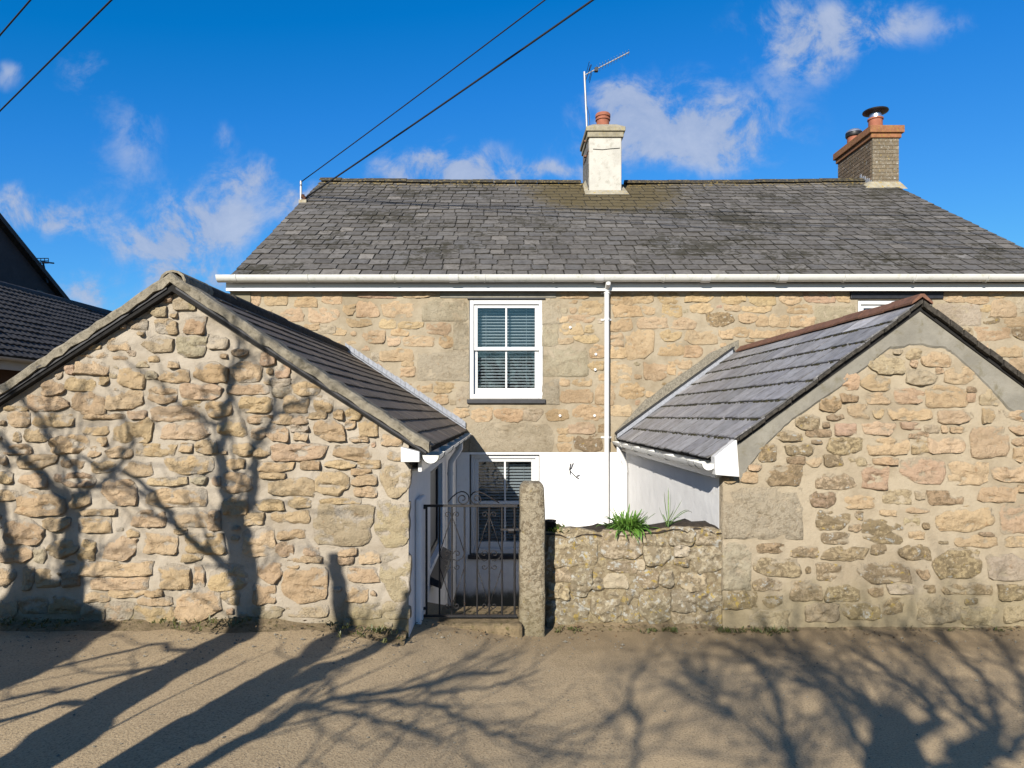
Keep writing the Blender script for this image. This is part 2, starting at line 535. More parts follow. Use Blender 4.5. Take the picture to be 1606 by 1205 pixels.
M['slate_main'] = slate_material('weathered grey slate', 1, True, 0.95, (2.0, 13.55, 6.0), 0.8, 0.0, 0.9)
M['slate_main_joined'] = slate_material('weathered grey slate upper', 1, False, 0.85, (2.0, 13.55, 6.0), 0.8, 0.0, 0.9)
M['slate_left'] = slate_material('brown grey slate', 1, True, 0.45, None, 0.8, 0.0, 0.55)
M['slate_left_joined'] = slate_material('brown grey slate far side', 1, False, 0.5, None, 0.8)
M['slate_right'] = slate_material('blue grey slate', 1, True, 0.18, None, 0.6, 0.8, 0.6)
M['slate_right_joined'] = slate_material('blue grey slate far side', 1, False, 0.25, None, 0.5, 0.8)
M['roof_felt'] = plain('roof felt', (0.02, 0.019, 0.018), 0.95, 0.2, 20)


def glass_material():
    m, t = new_mat('window glass')
    lw = t.n('ShaderNodeFresnel')
    lw.inputs['IOR'].default_value = 1.9
    tr = t.n('ShaderNodeBsdfTransparent')
    tr.inputs['Color'].default_value = (0.92, 0.95, 0.96, 1)
    gl = t.n('ShaderNodeBsdfGlossy')
    gl.inputs['Roughness'].default_value = 0.01
    nb = t.bump(t.noise(t.pos(), 3.0, 2, 0.5), 0.06, 0.05)
    t.put(gl.inputs['Normal'], nb)
    mx = t.n('ShaderNodeMixShader')
    t.put(mx.inputs[0], t.math('MULTIPLY', lw.outputs[0], 0.8, clamp=True))
    t.t.links.new(tr.outputs[0], mx.inputs[1])
    t.t.links.new(gl.outputs[0], mx.inputs[2])
    o = t.n('ShaderNodeOutputMaterial')
    t.t.links.new(mx.outputs[0], o.inputs[0])
    return m


M['glass'] = glass_material()


def ground_material():
    m, t = new_mat('worn lane surface')
    p = t.pos()
    n1 = t.noise(p, 1.1, 6, 0.6)
    n2 = t.noise(p, 95, 3, 0.8)
    n3 = t.noise(p, 38, 4, 0.65)
    n4 = t.noise(p, 9, 6, 0.65)
    c = t.mix(t.ramp(n1, 0.35, 0.68), (0.70, 0.525, 0.305), (0.58, 0.435, 0.255))
    c = t.mix(t.ramp(n4, 0.45, 0.75, 0, 0.4), c, (0.42, 0.32, 0.185))
    c = t.mix(t.ramp(n2, 0.50, 0.62, 0, 0.65), c, (0.25, 0.195, 0.135))
    c = t.mix(t.ramp(n2, 0.47, 0.38, 0, 0.5), c, (0.76, 0.63, 0.42))
    c = t.mix(t.ramp(n3, 0.62, 0.72, 0, 0.5), c, (0.26, 0.20, 0.12))
    # earth gathered along the foot of the walls
    y = t.sep(p)[1]
    yy_ = t.math('ADD', y, t.math('MULTIPLY', t.math('SUBTRACT', t.noise(p, 4.5, 7, 0.7), 0.5), 0.9))
    c = t.mix(t.ramp(yy_, 4.3, 5.3, 0, 0.55), c, (0.31, 0.22, 0.115))
    h = t.math('ADD', n2, t.math('MULTIPLY', n3, 0.6))
    t.out(c, 0.9, t.bump(h, 0.7, 0.006), 0.25)
    return m


M['lane'] = ground_material()
M['verge'] = plain('earth and moss verge', (0.29, 0.22, 0.13), 1.0, 0.25, 12, 1.0, 60, 0.1, dirt=(0.14, 0.12, 0.05), dirt_amt=(0.52, 0.66))


def leaf_material(name, a, b):
    m, t = new_mat(name)
    oi = t.n('ShaderNodeObjectInfo')
    n1 = t.noise(t.pos(), 25, 3, 0.6)
    c = t.mix(t.ramp(n1, 0.3, 0.7), a, b)
    bs = t.out(c, 0.5, None, 0.35)
    bs.inputs['Subsurface Weight'].default_value = 0.0
    return m


M['leaf'] = leaf_material('bright strap leaf', (0.10, 0.24, 0.03), (0.20, 0.38, 0.06))
M['blade'] = leaf_material('grass blade', (0.11, 0.21, 0.05), (0.22, 0.33, 0.09))
M['weed'] = leaf_material('weed leaf', (0.08, 0.11, 0.025), (0.16, 0.15, 0.05))
M['hedge'] = leaf_material('hedge leaf', (0.03, 0.05, 0.015), (0.06, 0.08, 0.025))

# ------------------------------------------------------------------ ground
D_H, D_L, D_R, D_W = 9.70, 4.69, 5.43, 5.45
XL0, XL1, XLR = -3.82, -0.614, -2.17      # left outbuilding: far wall, yard wall, ridge
XR0, XR1, XRR = 1.723, 4.75, 3.233        # right outbuilding
YARD = -1.15
xs = sorted(set([-300, -120, -60, -30, -15, -10, -7, -5.5, 300, 120, 60, 30, 15, 10, 7, 5.5, XL1 - 0.05, XL1 - 0.045, XR0 + 0.05, XR0 + 0.045] + [round(-4.5 + i * 0.15, 3) for i in range(61)]))
ys = sorted(set([-300, -120, -60, -30, -15, -8, -4, -2, -1, 5.62, 5.625, 12, 18, 18.005, 20, 40, 80, 150, 300] + [i * 0.5 for i in range(0, 11)]))
mb = MB()
vid = {}
for j, y in enumerate(ys):
    for i, x in enumerate(xs):
        z = ground_z(x)
        if XL1 - 0.047 < x < XR0 + 0.047 and 5.622 < y < 18.002:
            z = YARD
        vid[i, j] = len(mb.v)
        mb.v.append((x, y, z))
for j in range(len(ys) - 1):
    for i in range(len(xs) - 1):
        mb.f.append((vid[i, j], vid[i + 1, j], vid[i + 1, j + 1], vid[i, j + 1]))
tag(mb.build('lane', M['lane'], smooth=False), 'sandy worn lane in front of the stone outbuildings', None, None, 'structure')


# ------------------------------------------------------------------ stones
PAL = {
    'o': [(0.613, 0.447, 0.251), (0.591, 0.428, 0.239), (0.626, 0.463, 0.265), (0.574, 0.420, 0.239), (0.602, 0.439, 0.249), (0.608, 0.452, 0.262)],
    'r': [(0.598, 0.418, 0.248), (0.603, 0.428, 0.257), (0.577, 0.399, 0.243)],
    'g': [(0.521, 0.418, 0.256), (0.536, 0.431, 0.268), (0.498, 0.403, 0.249)],
    'G': [(0.396, 0.339, 0.228), (0.414, 0.351, 0.239)],
    'd': [(0.457, 0.329, 0.188), (0.436, 0.319, 0.182), (0.480, 0.346, 0.197)],
    'l': [(0.504, 0.392, 0.226), (0.528, 0.407, 0.235), (0.489, 0.377, 0.219)],
    'w': [(0.560, 0.465, 0.319), (0.533, 0.449, 0.311)],
}
LICH = {'o': 0.05, 'r': 0.06, 'g': 0.18, 'G': 0.20, 'd': 0.45, 'l': 0.8, 'w': 0.12}


def stone(name, x0, z0, x1, z1, yf, rise, kind, mat, parent, tone=1.0, rough=1.0, lich=1.0):
    """one stone set in a wall that faces -y; yf is the mortar face"""
    cx, cz = (x0 + x1) / 2, (z0 + z1) / 2
    a, b = (x1 - x0) / 2, (z1 - z0) / 2
    N = 26 if max(a, b) > 0.06 else 18
    seed = Vector((R.uniform(0, 90), R.uniform(0, 90), R.uniform(0, 90)))
    tilt_u, tilt_v = R.uniform(-.3, .3) * rise * rough, R.uniform(-.55, .1) * rise * rough
    # an irregular block: corners knocked off a rectangle, straight-ish edges between
    G_ = kind == 'G'
    jc = .05 if G_ else .16
    cor = []
    for sx, sz in ((1, 1), (-1, 1), (-1, -1), (1, -1)):
        cut = 0.0 if G_ else (R.uniform(.30, .75) if R.random() < .45 else R.uniform(.10, .28))
        cutz = cut * R.uniform(.5, 1.3)
        ju, jv = R.uniform(-jc, jc * .3), R.uniform(-jc, jc * .3)
        p1 = (sx * a * (1 + ju - cut), sz * b * (1 + R.uniform(-jc, jc * .25)))
        p2 = (sx * a * (1 + R.uniform(-jc, jc * .25)), sz * b * (1 + jv - min(.8, cutz)))
        cor += [p2, p1] if sx * sz > 0 else [p1, p2]
    per = [math.dist(cor[i], cor[(i + 1) % 8]) for i in range(8)]
    tot_p = sum(per)
    out = []
    for k in range(N):
        s_ = (k / N) * tot_p
        i = 0
        while i < 7 and s_ > per[i]:
            s_ -= per[i]
            i += 1
        f = s_ / max(per[i], 1e-6)
        x = cor[i][0] * (1 - f) + cor[(i + 1) % 8][0] * f
        z = cor[i][1] * (1 - f) + cor[(i + 1) % 8][1] * f
        w_ = 1 + (mnoise.fractal(seed + Vector((x * 16, z * 16, 0)), .9, 2, 3) * .085 + R.uniform(-.02, .02)) * (.35 if G_ else 1)
        out.append((x * w_, z * w_))
    rings = [(1.03, -0.03), (1.0, 0.30), (0.965, 0.78), (0.86, 0.98)] + ([(.74, 1.02), (.61, 1.04), (.48, 1.05), (.35, 1.06), (.22, 1.06), (.10, 1.06)] if max(a, b) > .11 else [(0.62, 1.05), (0.32, 1.06)])
    vs, fs = [], []
    for ri, (sc, h) in enumerate(rings):
        for k, (px, pz) in enumerate(out):
            x, z = px * sc, pz * sc
            if ri == 0:
                hh = h
            else:
                q = seed + Vector((x * 15, z * 21, 0))
                f = mnoise.fractal(q, 0.8, 2.0, 5)
                vz = z / b
                # the pointing laps over the head of the stone, its foot stands proud
                edge = h if vz < .2 else h * (1 - .45 * (vz - .2) * (1.25 if ri < 4 else .7))
                hh = rise * edge + rise * rough * 0.75 * f * (0.4 if ri == 1 else 1.0) + (tilt_u * x / a + tilt_v * vz) * (0.4 if ri == 1 else 1)
                if ri > 1:
                    st = mnoise.noise(seed + Vector((x * 8 + 5, z * 26, 3)))
                    hh -= rise * rough * 0.75 * max(0.0, st - 0.05) * 2
                hh = max(hh, 0.10 * rise)
            vs.append((x, -hh, z))
    ce = len(vs)
    vs.append((0, sum(v_[1] for v_ in vs[-N:]) / N, 0))
    for ri in range(len(rings) - 1):
        for k in range(N):
            i0, i1 = ri * N + k, ri * N + (k + 1) % N
            fs.append((i0, i1, i1 + N, i0 + N))
    L = (len(rings) - 1) * N
    for k in range(N):
        fs.append((L + k, L + (k + 1) % N, ce))
    me = bpy.data.meshes.new(name)
    me.from_pydata(vs, [], fs)
    me.materials.append(mat)
    me.shade_smooth()
    me.set_sharp_from_angle(angle=math.radians(44))
    o = bpy.data.objects.new(name, me)
    o.location = (cx, yf, cz)
    col = R.choice(PAL[kind])
    j = R.uniform(.98, 1.22) * tone
    o.color = (min(1, col[0] * j), min(1, col[1] * j * R.uniform(.985, 1.035)), min(1, col[2] * j * R.uniform(1.0, 1.15)), min(1, LICH[kind] * lich * R.uniform(.6, 1.3)))
    link(o, parent)
    return o


def fill_stones(rects, inside, box, n_max, wr, hr, gap, tries, rng):
    """small stones packed into the mortar the traced ones leave free"""
    out = []
    for _ in range(tries):
        if len(out) >= n_max:
            break
        wd, ht = rng.uniform(*wr), rng.uniform(*hr)
        x, z = rng.uniform(box[0], box[2] - wd), rng.uniform(box[1], box[3] - ht)
        if not (inside(x, z) and inside(x + wd, z + ht) and inside(x, z + ht) and inside(x + wd, z)):
            continue
        if any(x - gap < r[2] and x + wd + gap > r[0] and z - gap < r[3] and z + ht + gap > r[1] for r in rects):
            continue
        r = (x, z, x + wd, z + ht)
        rects.append(r)
        out.append(r)
    return out


def conv(tiles, d):
    res = []
    for ox, oy, sc, rows in tiles:
        for a, b, c, e, k in rows:
            x0, z1 = xz(ox + a / sc, oy + b / sc, d)
            x1, z0 = xz(ox + c / sc, oy + e / sc, d)
            res.append((x0, z0, x1, z1, k))
    return res


def prune(rects, keep=0.38):
    """drop a traced stone that mostly lies on an earlier, larger one; trim slight overlaps"""
    rects = sorted(rects, key=lambda r: -(r[2] - r[0]) * (r[3] - r[1]))
    out = []
    for r in rects:
        r = list(r)
        ok = True
        for q in out:
            ox = min(r[2], q[2]) - max(r[0], q[0])
            oz = min(r[3], q[3]) - max(r[1], q[1])
            if ox > 0.004 and oz > 0.004:
                A = (r[2] - r[0]) * (r[3] - r[1])
                if ox * oz > keep * A:
                    ok = False
                    break
                if ox < oz:
                    if (r[0] + r[2]) < (q[0] + q[2]):
                        r[2] = q[0] - 0.006
                    else:
                        r[0] = q[2] + 0.006
                else:
                    if (r[1] + r[3]) < (q[1] + q[3]):
                        r[3] = q[1] - 0.006
                    else:
                        r[1] = q[3] + 0.006
                if r[2] - r[0] < 0.025 or r[3] - r[1] < 0.02:
                    ok = False
                    break
        if ok:
            out.append(tuple(r))
    return out


def mortar_face(name, mat, parent, x0, x1, z0, z1, y, inside, step=0.02, amp=0.012, seed=1, trim=None, base=3.0):
    nx, nz = int((x1 - x0) / step) + 1, int((z1 - z0) / step) + 1
    X, Z = np.meshgrid(np.linspace(x0, x1, nx), np.linspace(z0, z1, nz), indexing='ij')
    H = np_noise(X + 20, Z + 20, seed, 5, base, 0.55) * amp * 2
    if trim is not None:
        Z = np.minimum(Z, trim(X))
    V = np.stack([X, y - H, Z], -1).reshape(-1, 3)
    idx = np.arange(nx * nz).reshape(nx, nz)
    F = np.stack([idx[:-1, :-1], idx[1:, :-1], idx[1:, 1:], idx[:-1, 1:]], -1).reshape(-1, 4)
    cxs = V[F].mean(1)
    ok = np.array([inside(c[0], c[2]) for c in cxs])
    a = V[F]
    deg = (np.abs(a[:, 2, 2] - a[:, 1, 2]) < 1e-5) & (np.abs(a[:, 3, 2] - a[:, 0, 2]) < 1e-5)
    F = F[ok & ~deg]
    me = bpy.data.meshes.new(name)
    me.from_pydata(V.tolist(), [], F.tolist())
    me.materials.append(mat)
    me.shade_smooth()
    o = bpy.data.objects.new(name, me)
    link(o, parent)
    return o


TL = [
    (0, 400, 4.015, [(1030,240,1085,295,'r'),(1095,270,1190,340,'g'),(1190,305,1230,350,'g'),(945,320,1050,385,'g'),(1080,360,1115,395,'o'),(985,405,1110,495,'o'),(1175,395,1290,505,'r'),(800,365,920,465,'g'),(765,425,805,465,'r'),(700,440,750,475,'o'),
        (875,475,910,530,'o'),(890,515,1080,610,'g'),(1110,500,1300,635,'w'),(685,530,830,600,'o'),(570,540,640,590,'o'),(1310,515,1440,590,'w'),(1470,600,1560,635,'d'),(810,590,860,635,'g'),(725,625,805,680,'o'),(485,620,695,750,'o'),(945,640,1005,670,'o'),
        (870,670,940,730,'g'),(1070,670,1125,710,'o'),(1230,620,1365,660,'o'),(1225,675,1440,800,'o'),(370,660,435,705,'o'),(425,685,470,755,'r'),(340,720,395,780,'g'),(260,725,345,770,'o'),(695,695,780,775,'g'),(750,710,920,840,'o'),(1000,720,1190,815,'o'),
        (925,735,1010,775,'w'),(630,755,705,815,'o'),(425,770,610,850,'o'),(95,790,245,890,'o'),(270,790,410,880,'o'),(160,865,215,900,'o'),(225,830,270,880,'o'),(665,840,905,975,'o'),(470,860,660,1000,'o'),(435,855,495,920,'o'),(190,885,440,980,'o'),
        (940,835,1110,930,'o'),(1135,810,1395,910,'o'),(35,950,175,1000,'d'),(1150,920,1270,965,'o'),(970,955,1255,1040,'o'),(1300,915,1460,1040,'o'),(55,985,195,1080,'o'),(215,990,470,1080,'o'),(530,990,785,1075,'o'),(820,980,920,1025,'o'),
        (725,1035,970,1180,'o'),(1005,1060,1320,1160,'o'),(525,1085,690,1130,'o'),(160,1095,330,1170,'o'),(1370,1020,1550,1135,'o'),(600,1145,665,1190,'o'),(0,1045,40,1070,'d'),(0,900,95,940,'o')]),
    (300, 400, 4.015, [(430,615,525,695,'r'),(540,690,620,770,'r'),(480,715,515,750,'o'),(640,770,810,880,'o'),(460,780,510,830,'o'),(510,770,620,835,'w'),(515,835,635,890,'w'),(240,820,480,875,'o'),(250,675,440,800,'o'),(300,900,510,990,'o'),(590,890,740,990,'o'),
        (785,890,885,985,'o'),(745,960,850,1030,'o'),(900,975,955,1035,'o'),(985,960,1065,1030,'o'),(1060,1030,1175,1140,'o'),(960,1035,1030,1095,'o'),(775,1035,965,1170,'o'),(635,1015,740,1060,'o'),(630,1060,740,1105,'w'),(655,1110,730,1165,'o'),(500,1005,635,1060,'o'),
        (350,1010,510,1065,'o'),(470,1060,620,1170,'o'),(390,1090,465,1160,'o'),(1000,1110,1110,1170,'o'),(1200,1115,1320,1200,'o')]),
    (0, 680, 3.765, [(150,0,310,45,'o'),(300,10,530,115,'o'),(565,20,630,70,'o'),(675,0,820,60,'o'),(820,0,900,50,'o'),(30,70,190,120,'d'),(525,80,600,135,'o'),(640,80,785,135,'o'),(800,65,1045,130,'o'),(1070,60,1130,105,'o'),(1165,40,1280,120,'o'),(1370,65,1506,130,'o'),
        (0,130,40,180,'o'),(100,130,340,205,'o'),(370,150,500,200,'d'),(545,160,710,235,'o'),(740,160,900,245,'o'),(970,135,1255,235,'o'),(1340,150,1440,205,'o'),(0,230,70,295,'o'),(120,235,280,315,'o'),(320,230,580,310,'d'),(870,260,1100,300,'o'),(1130,255,1215,295,'w'),
        (600,275,820,420,'o'),(860,330,1240,430,'o'),(1325,235,1480,345,'o'),(0,340,105,390,'o'),(105,340,390,480,'o'),(425,345,530,435,'o'),(1320,370,1460,470,'o'),(40,500,250,650,'o'),(265,505,410,570,'o'),(460,500,660,580,'o'),(765,460,980,545,'o'),(480,450,690,475,'o'),
        (1040,450,1235,555,'o'),(1240,450,1300,580,'o'),(0,620,200,755,'o'),(210,670,275,760,'w'),(285,630,470,730,'o'),(475,630,565,770,'o'),(620,610,800,745,'o'),(755,570,825,605,'o'),(850,590,1060,710,'o'),(1090,590,1330,710,'o'),(1040,560,1100,590,'o'),
        (10,800,85,890,'o'),(145,790,205,920,'o'),(220,800,355,900,'o'),(490,755,930,840,'o'),(500,845,900,915,'o'),(945,770,1115,910,'o'),(1085,710,1190,750,'o'),(1150,770,1205,900,'o'),(1225,770,1470,920,'o'),(500,930,650,990,'o'),(665,920,860,960,'o'),(865,925,955,955,'o'),
        (815,965,1015,1010,'o'),(1040,920,1310,1110,'o'),(1315,920,1410,1005,'o'),(625,1000,785,1125,'o'),(485,1010,610,1110,'g'),(800,1020,1035,1110,'o'),(120,960,280,1060,'d'),(300,960,480,1060,'d'),(0,920,100,1080,'g'),(380,800,470,900,'d')]),
    (300, 680, 3.765, [(470,65,800,160,'o'),(840,70,1060,155,'o'),(760,50,805,66,'o'),(825,48,905,68,'o'),(950,0,1040,45,'o'),(1055,50,1090,80,'r'),(1165,110,1240,155,'o'),(1120,172,1284,380,'g'),(240,60,370,130,'o'),(380,85,460,130,'o'),(390,170,610,220,'o'),(645,160,750,210,'o'),
        (795,165,970,205,'o'),(990,150,1110,200,'o'),(955,205,1060,238,'o'),(415,230,560,290,'o'),(945,245,1095,300,'o'),(960,305,1095,370,'o'),(455,265,735,365,'o'),(740,220,925,365,'o'),(385,395,550,460,'o'),(580,375,705,430,'o'),(475,455,700,525,'o'),(720,412,1075,660,'g'),
        (1085,390,1284,685,'g'),(770,385,1000,410,'o'),(310,470,430,540,'o'),(310,560,490,730,'o'),(515,570,675,620,'o'),(510,640,600,720,'o'),(675,655,755,720,'o'),(640,725,770,755,'o'),(870,680,980,715,'o'),(990,690,1110,765,'o'),(880,725,955,770,'o'),(400,755,550,880,'o'),
        (555,740,640,790,'o'),(550,795,820,1000,'o'),(915,790,1105,875,'o'),(1120,700,1284,980,'g'),(920,890,1040,990,'o'),(370,890,500,1000,'o'),(360,1010,540,1090,'g'),(560,1010,800,1080,'g'),(1140,990,1284,1090,'g'),(960,1000,1120,1090,'g')])]
TR = [
    (1100, 450, 3.174, [(955,312,1002,332,'g'),(1015,310,1095,362,'g'),(1095,325,1240,395,'o'),(825,340,1015,432,'g'),(1040,368,1065,400,'o'),(700,430,778,515,'r'),(795,440,940,518,'o'),(1000,410,1165,490,'g'),(1170,405,1200,430,'o'),(1205,395,1365,485,'o'),(690,525,780,572,'d'),
        (815,525,955,585,'o'),(950,505,1110,580,'r'),(1115,490,1315,600,'o'),(1320,500,1375,522,'d'),(1320,530,1360,575,'r'),(1380,510,1510,590,'g'),(585,540,690,620,'d'),(725,585,840,658,'o'),(852,592,905,655,'o'),(930,590,1155,665,'o'),(1175,605,1350,682,'o'),(1395,605,1455,675,'o'),
        (625,635,705,662,'d'),(465,640,585,710,'l'),(605,675,632,698,'d'),(665,680,770,740,'r'),(800,670,970,735,'o'),(995,675,1100,708,'r'),(1110,690,1180,725,'g'),(1195,690,1220,722,'o'),(1235,697,1325,723,'o'),(1485,615,1640,670,'o'),(520,710,645,765,'d'),(360,715,500,770,'l'),
        (1330,690,1530,850,'o'),(1535,690,1660,735,'o'),(1030,725,1120,755,'d'),(825,740,1025,838,'o'),(1045,765,1120,835,'o'),(1130,740,1310,830,'o'),(1545,755,1640,790,'o'),(1550,795,1640,870,'o'),(285,785,375,870,'d'),(415,780,565,838,'l'),(550,765,595,778,'l'),(620,750,805,835,'l'),
        (430,845,515,880,'d'),(515,845,605,895,'o'),(610,840,700,895,'l'),(715,845,825,890,'g'),(855,850,980,885,'r'),(235,880,300,912,'o')]),
    (1100, 700, 3.174, [(310,90,500,195,'d'),(560,120,765,215,'l'),(790,95,925,215,'r'),(985,55,1210,190,'r'),(1225,75,1420,195,'o'),(1440,100,1650,180,'o'),(195,130,275,180,'o'),(110,150,180,182,'d'),(112,210,510,460,'G'),(540,225,675,305,'d'),(705,245,870,308,'o'),(890,220,1050,285,'g'),
        (1065,225,1110,262,'g'),(1115,225,1310,290,'d'),(1370,190,1570,275,'o'),(1575,195,1620,225,'o'),(765,325,800,365,'l'),(565,325,730,420,'l'),(735,390,790,425,'d'),(800,365,1000,485,'l'),(890,318,965,345,'o'),(1020,305,1140,328,'o'),(985,345,1085,395,'g'),(1100,375,1130,410,'d'),
        (1165,295,1465,428,'o'),(1485,285,1660,435,'o'),(1380,432,1450,445,'d'),(1255,445,1485,500,'o'),(1510,450,1640,500,'o'),(1030,420,1110,460,'o'),(590,430,740,485,'l'),(112,478,245,715,'G'),(275,485,410,532,'d'),(440,500,580,560,'l'),(595,500,825,570,'l'),(845,490,920,535,'l'),
        (980,480,1200,570,'l'),(255,555,495,650,'l'),(575,580,690,668,'l'),(755,575,1050,680,'l'),(1070,590,1130,660,'d'),(1150,510,1395,660,'l'),(1420,540,1640,665,'w'),(250,655,400,715,'l'),(620,680,790,770,'l'),(440,670,600,770,'l'),(830,695,900,750,'d'),(930,690,1060,730,'w'),
        (1110,690,1160,730,'l'),(1185,680,1460,750,'l'),(1475,690,1650,765,'l'),(112,718,280,810,'l'),(300,740,400,800,'l'),(700,775,890,860,'l'),(900,755,1000,850,'l'),(1070,740,1280,880,'g'),(1310,760,1370,785,'l'),(1290,792,1480,890,'g'),(240,810,440,900,'g'),(520,780,680,870,'g'),(1500,790,1650,880,'g')])]
TH = [
    (360, 430, 4.015, [(230,117,370,190,'o'),(415,150,550,200,'o'),(590,120,705,185,'r'),(140,125,190,195,'o'),(500,210,690,300,'o'),(330,215,465,300,'o'),(800,170,935,265,'o'),(720,190,785,255,'o'),(970,175,1185,270,'o'),(1220,155,1495,290,'G'),(740,280,890,325,'o'),(945,285,1045,340,'o'),
        (1070,305,1220,340,'o'),(1240,315,1390,375,'o'),(1420,300,1500,470,'G'),(845,345,975,435,'o'),(1000,395,1070,445,'o'),(1020,350,1120,380,'o'),(1090,390,1280,450,'o'),(1325,390,1400,465,'o'),(950,475,1170,540,'o'),(1185,485,1495,665,'G'),(1090,550,1150,575,'o'),(1085,585,1160,645,'o'),
        (900,500,940,540,'w'),(570,320,660,370,'w'),(660,340,730,380,'o'),(480,320,560,345,'o'),(800,120,1050,145,'r'),(1100,118,1300,140,'o'),(1190,690,1270,740,'o'),(1295,685,1430,745,'o'),(1440,690,1500,830,'G'),(1290,760,1370,815,'o'),(1410,850,1500,900,'o'),(470,395,560,430,'o')]),
    (680, 440, 4.303, [(265,865,390,945,'o'),(415,870,595,950,'r'),(600,860,740,940,'w'),(245,962,815,1158,'G'),(855,85,1050,115,'r'),(990,140,1140,225,'o'),(930,180,960,215,'o'),(745,125,850,290,'G'),(745,300,830,436,'G'),(745,442,1035,645,'G'),(745,655,835,830,'G'),(860,245,895,275,'o'),
        (910,240,1085,280,'o'),(860,300,1000,360,'o'),(1030,305,1085,345,'o'),(840,385,930,420,'o'),(950,370,1110,420,'o'),(1060,440,1140,520,'o'),(1050,550,1140,600,'o'),(860,670,910,705,'o'),(940,665,1060,705,'o'),(870,730,1065,820,'o'),(1095,700,1215,815,'o'),(765,860,900,940,'o'),
        (940,840,1140,935,'o'),(905,955,1085,1030,'o'),(845,1000,895,1030,'o'),(850,1050,940,1080,'o'),(845,1105,920,1155,'o'),(945,1045,1140,1155,'d')]),
    (930, 440, 4.015, [(110,85,250,150,'o'),(260,85,375,140,'o'),(415,80,545,140,'o'),(590,80,755,130,'o'),(820,80,955,140,'o'),(980,75,1145,155,'o'),(1170,75,1305,145,'o'),(1330,75,1515,135,'r'),(1530,80,1606,130,'o'),(130,155,300,225,'o'),(315,155,385,210,'o'),(440,155,550,225,'o'),
        (620,155,750,200,'o'),(830,160,920,185,'o'),(940,163,1120,195,'o'),(1220,152,1390,210,'o'),(1405,155,1640,275,'G'),(105,245,240,320,'o'),(285,235,465,300,'o'),(495,240,645,305,'o'),(725,205,885,285,'d'),(925,205,1025,265,'o'),(1035,220,1090,285,'o'),(1110,205,1230,290,'o'),
        (1255,225,1390,290,'o'),(105,330,185,410,'o'),(215,315,385,485,'o'),(420,310,550,375,'o'),(575,315,780,400,'o'),(420,390,565,470,'o'),(580,410,690,480,'r'),(885,300,975,350,'o'),(985,300,1150,355,'o'),(1165,315,1280,350,'o'),(795,310,880,365,'o'),(105,420,205,480,'o'),
        (110,515,235,635,'o'),(320,515,470,625,'o'),(480,510,515,590,'r'),(520,500,610,550,'o'),(20,655,130,780,'o'),(170,655,310,740,'o'),(110,785,240,850,'o')]),
    (1100, 450, 3.174, [(1210,30,1300,75,'o'),(1310,50,1420,80,'o'),(1165,85,1390,190,'G'),(1440,60,1560,150,'o'),(1565,40,1680,120,'w'),(1400,95,1435,120,'o'),(1405,130,1480,180,'l'),(1490,130,1640,195,'o'),(1280,200,1345,245,'g'),(1365,200,1545,265,'o'),(1550,200,1660,260,'l'),(1360,270,1420,300,'r'),
        (1470,290,1600,345,'o'),(1540,355,1660,420,'o'),(1430,20,1540,50,'o'),(1650,130,1740,190,'o'),(1690,40,1760,120,'o')])]
TG = [(800, 650, 3.443, [(200,622,470,818,'l'),(495,640,720,780,'l'),(725,640,860,810,'l'),(868,620,1000,700,'l'),(1005,620,1142,705,'l'),(895,718,965,760,'w'),(975,712,1142,850,'l'),(240,830,325,900,'l'),(510,862,630,930,'w'),(445,890,505,945,'l'),(690,792,730,835,'w'),(690,850,800,930,'l'),
        (895,772,968,815,'l'),(920,860,1065,950,'l'),(635,950,690,1010,'l'),(700,962,860,1140,'l'),(440,962,610,1110,'l'),(205,1010,430,1150,'l'),(870,955,1000,1060,'l'),(620,1020,690,1120,'l'),(1005,960,1140,1060,'l'),(335,840,435,980,'l'),(530,800,680,850,'l'),(810,850,880,930,'l'),(880,1070,1000,1150,'l'),(1010,1070,1140,1150,'l'),(205,910,320,1000,'l'),(740,790,860,840,'l')])]

# ------------------------------------------------------------------ slates
SLATE_MESH = []


def slate_mesh(k):
    rr = random.Random(100 + k)
    c = [rr.uniform(0, .05) if rr.random() < .6 else rr.uniform(.05, .13) for _ in range(4)]
    w_, t = 0.5, 1.0
    prof = [(-w_ + c[0], rr.uniform(0, .012)), (rr.uniform(-.2, .2), rr.uniform(-.012, .012)), (w_ - c[1], rr.uniform(0, .012)), (w_, c[2] * .7), (w_, 1), (-w_, 1), (-w_, c[3] * .7)]
    n = len(prof)
    vs = [(x, y, 0) for x, y in prof] + [(x, y, t) for x, y in prof]
    fs = [tuple(reversed(range(n))), tuple(range(n, 2 * n))] + [(i, (i + 1) % n, n + (i + 1) % n, n + i) for i in range(n)]
    return vs, fs


SL = [slate_mesh(k) for k in range(10)]


